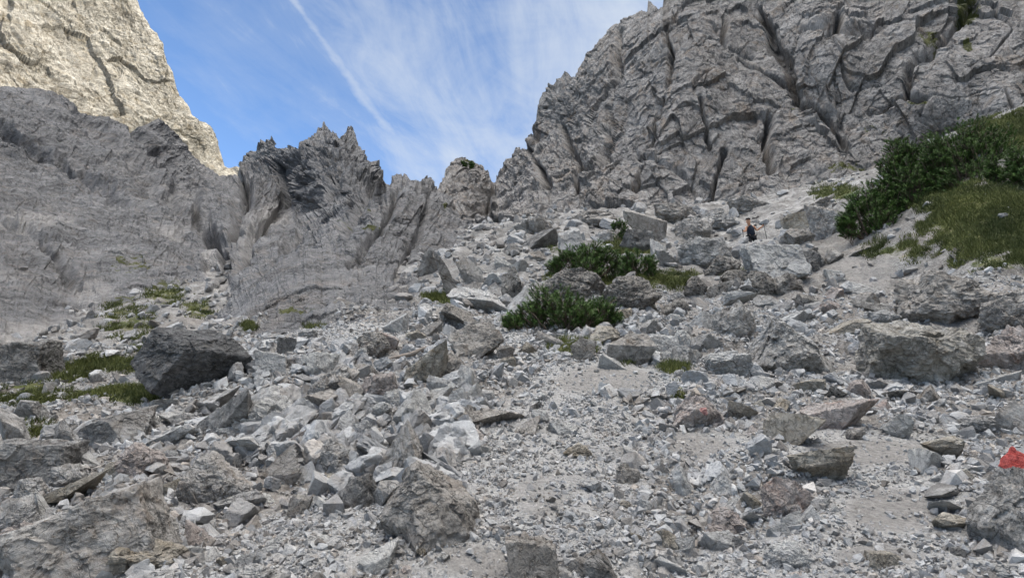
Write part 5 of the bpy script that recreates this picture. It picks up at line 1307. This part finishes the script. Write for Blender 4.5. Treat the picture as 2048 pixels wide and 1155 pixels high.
# ------------------------------------------------------------------ sun, sky, view
def build_light():
    s = np.array([1, -0.35, 0.715]); s /= np.linalg.norm(s)
    el = math.asin(s[2]); 
    L = bpy.data.lights.new('sun', 'SUN'); L.energy = SUN_E; L.angle = R(0.5); L.color = (1.0, 0.90, 0.74)
    lo = bpy.data.objects.new('sun', L); COL.objects.link(lo)
    from mathutils import Vector
    lo.rotation_euler = Vector((-s[0], -s[1], -s[2])).to_track_quat('-Z', 'Y').to_euler()
    w = bpy.data.worlds.new('World'); scene.world = w; w.use_nodes = True
    w.cycles.sampling_method = 'MANUAL'; w.cycles.sample_map_resolution = 1024
    n = w.node_tree; n.nodes.clear(); B = NB(n)
    out = B.new('ShaderNodeOutputWorld'); bg = B.new('ShaderNodeBackground'); n.links.new(bg.outputs[0], out.inputs[0])
    sky = B.new('ShaderNodeTexSky'); sky.sky_type = 'NISHITA'; sky.sun_disc = False
    sky.sun_elevation = el
    sky.sun_rotation = math.atan2(s[0], s[1])
    sky.altitude = 1500; sky.air_density = 1.0; sky.dust_density = 0.6; sky.ozone_density = 2.0
    bg.inputs[1].default_value = SKY_E
    tc = B.new('ShaderNodeTexCoord').outputs['Generated']
    sep = B.new('ShaderNodeSeparateXYZ'); B.set(sep.inputs[0], tc)
    z = B.math('MAXIMUM', sep.outputs[2], 0.06)
    X = B.math('DIVIDE', sep.outputs[0], z); Y = B.math('DIVIDE', sep.outputs[1], z)
    cmb = B.new('ShaderNodeCombineXYZ'); B.set(cmb.inputs[0], X); B.set(cmb.inputs[1], Y)
    c = cmb.outputs[0]
    # streaks run along (0.19, 1) in the cloud plane
    st = B.mapping(c, scale=(1, 1, 1), rot=(0, 0, R(11)))
    s1 = B.mapping(st, scale=(2.2, 0.6, 1))
    s2 = B.mapping(st, scale=(6.5, 1.8, 1))
    n1 = B.noise(s1, 1.0, 6, 0.6, 1.2); n2 = B.noise(s2, 1.0, 7, 0.7, 1.5); n3 = B.noise(c, 2.0, 6, 0.6, 0.6)
    side = B.math('MULTIPLY_ADD', X, 0.34, 0.13)       # more veil to the right
    low = B.math('MULTIPLY_ADD', Y, 0.05, -0.09)
    f = B.math('ADD', B.math('MULTIPLY', n1, 0.75), B.math('MULTIPLY', n2, 0.25))
    f = B.math('ADD', f, B.math('MULTIPLY', n3, 0.40))
    f = B.math('ADD', f, B.math('MINIMUM', B.math('ADD', side, low), 0.2))
    cl = B.ramp(f, [(0.54, 0.04), (0.68, 0.16), (0.82, 0.52), (1.0, 0.85)])
    # the contrail
    d = B.math('ABSOLUTE', B.math('SUBTRACT', B.math('SUBTRACT', X, B.math('MULTIPLY', Y, 0.165)), -0.713))
    wob = B.math('MULTIPLY', B.math('SUBTRACT', B.noise(c, 5.0, 6, 0.7), 0.5), 0.055)
    d = B.math('ADD', d, wob)
    tr = B.ramp(B.math('DIVIDE', B.math('ABSOLUTE', d), B.math('MULTIPLY_ADD', Y, 0.032, -0.016)), [(0.0, 0.52), (1.0, 0.0)], 'EASE')
    brk = B.ramp(B.noise(B.mapping(st, scale=(6, 3.5, 1)), 1.0, 4, 0.6), [(0.3, 0.35), (0.55, 1.0)])
    fadeout = B.ramp(B.math('DIVIDE', Y, 4.0), [(0.48, 1.0), (0.62, 0.0)])
    tr = B.math('MULTIPLY', B.math('MULTIPLY', tr, brk), fadeout)
    m = B.math('MAXIMUM', cl, tr)
    skyc = B.new('ShaderNodeMix', data_type='RGBA', blend_type='MULTIPLY'); B.set(skyc.inputs[0], 1.0)
    n.links.new(sky.outputs[0], skyc.inputs[6]); skyc.inputs[7].default_value = SKY_TINT
    # bright glow added at the zenith, out of view, to light the shaded gorge
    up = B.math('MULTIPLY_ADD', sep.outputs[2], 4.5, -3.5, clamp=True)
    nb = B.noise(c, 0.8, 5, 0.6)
    bank = B.math('MULTIPLY', B.ramp(B.math('MULTIPLY', up, 1.6), [(0.0, 0.0), (1.0, 1.0)]), B.ramp(nb, [(0.3, 0.6), (0.6, 1.0)]))  # weight of the added overhead glow
    ccol = B.mix(bank, CLOUD, ZENITH_FILL)
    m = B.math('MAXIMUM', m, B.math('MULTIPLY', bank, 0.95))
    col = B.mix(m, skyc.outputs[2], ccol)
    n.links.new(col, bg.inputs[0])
    vs = scene.view_settings
    scene.display_settings.display_device = 'sRGB'
    vs.view_transform = 'Standard'; vs.look = 'None'; vs.exposure = EXPOSURE; vs.gamma = 1.0; vs.use_curve_mapping = False
SUN_E = 2.2; SKY_E = 0.13; EXPOSURE = 1.3; ZENITH_FILL = (35.5, 33.8, 31.6); CLOUD = (2.35, 2.55, 2.8); SKY_TINT = (0.66, 0.78, 0.88, 1)  # light levels, with the colour of the added zenith glow
scene.render.engine = 'CYCLES'
scene.cycles.use_denoising = True
scene.cycles.max_bounces = 4; scene.cycles.diffuse_bounces = 2; scene.cycles.glossy_bounces = 1
scene.cycles.transparent_max_bounces = 4; scene.cycles.caustics_reflective = False; scene.cycles.caustics_refractive = False
scene.render.film_transparent = False
build_light()
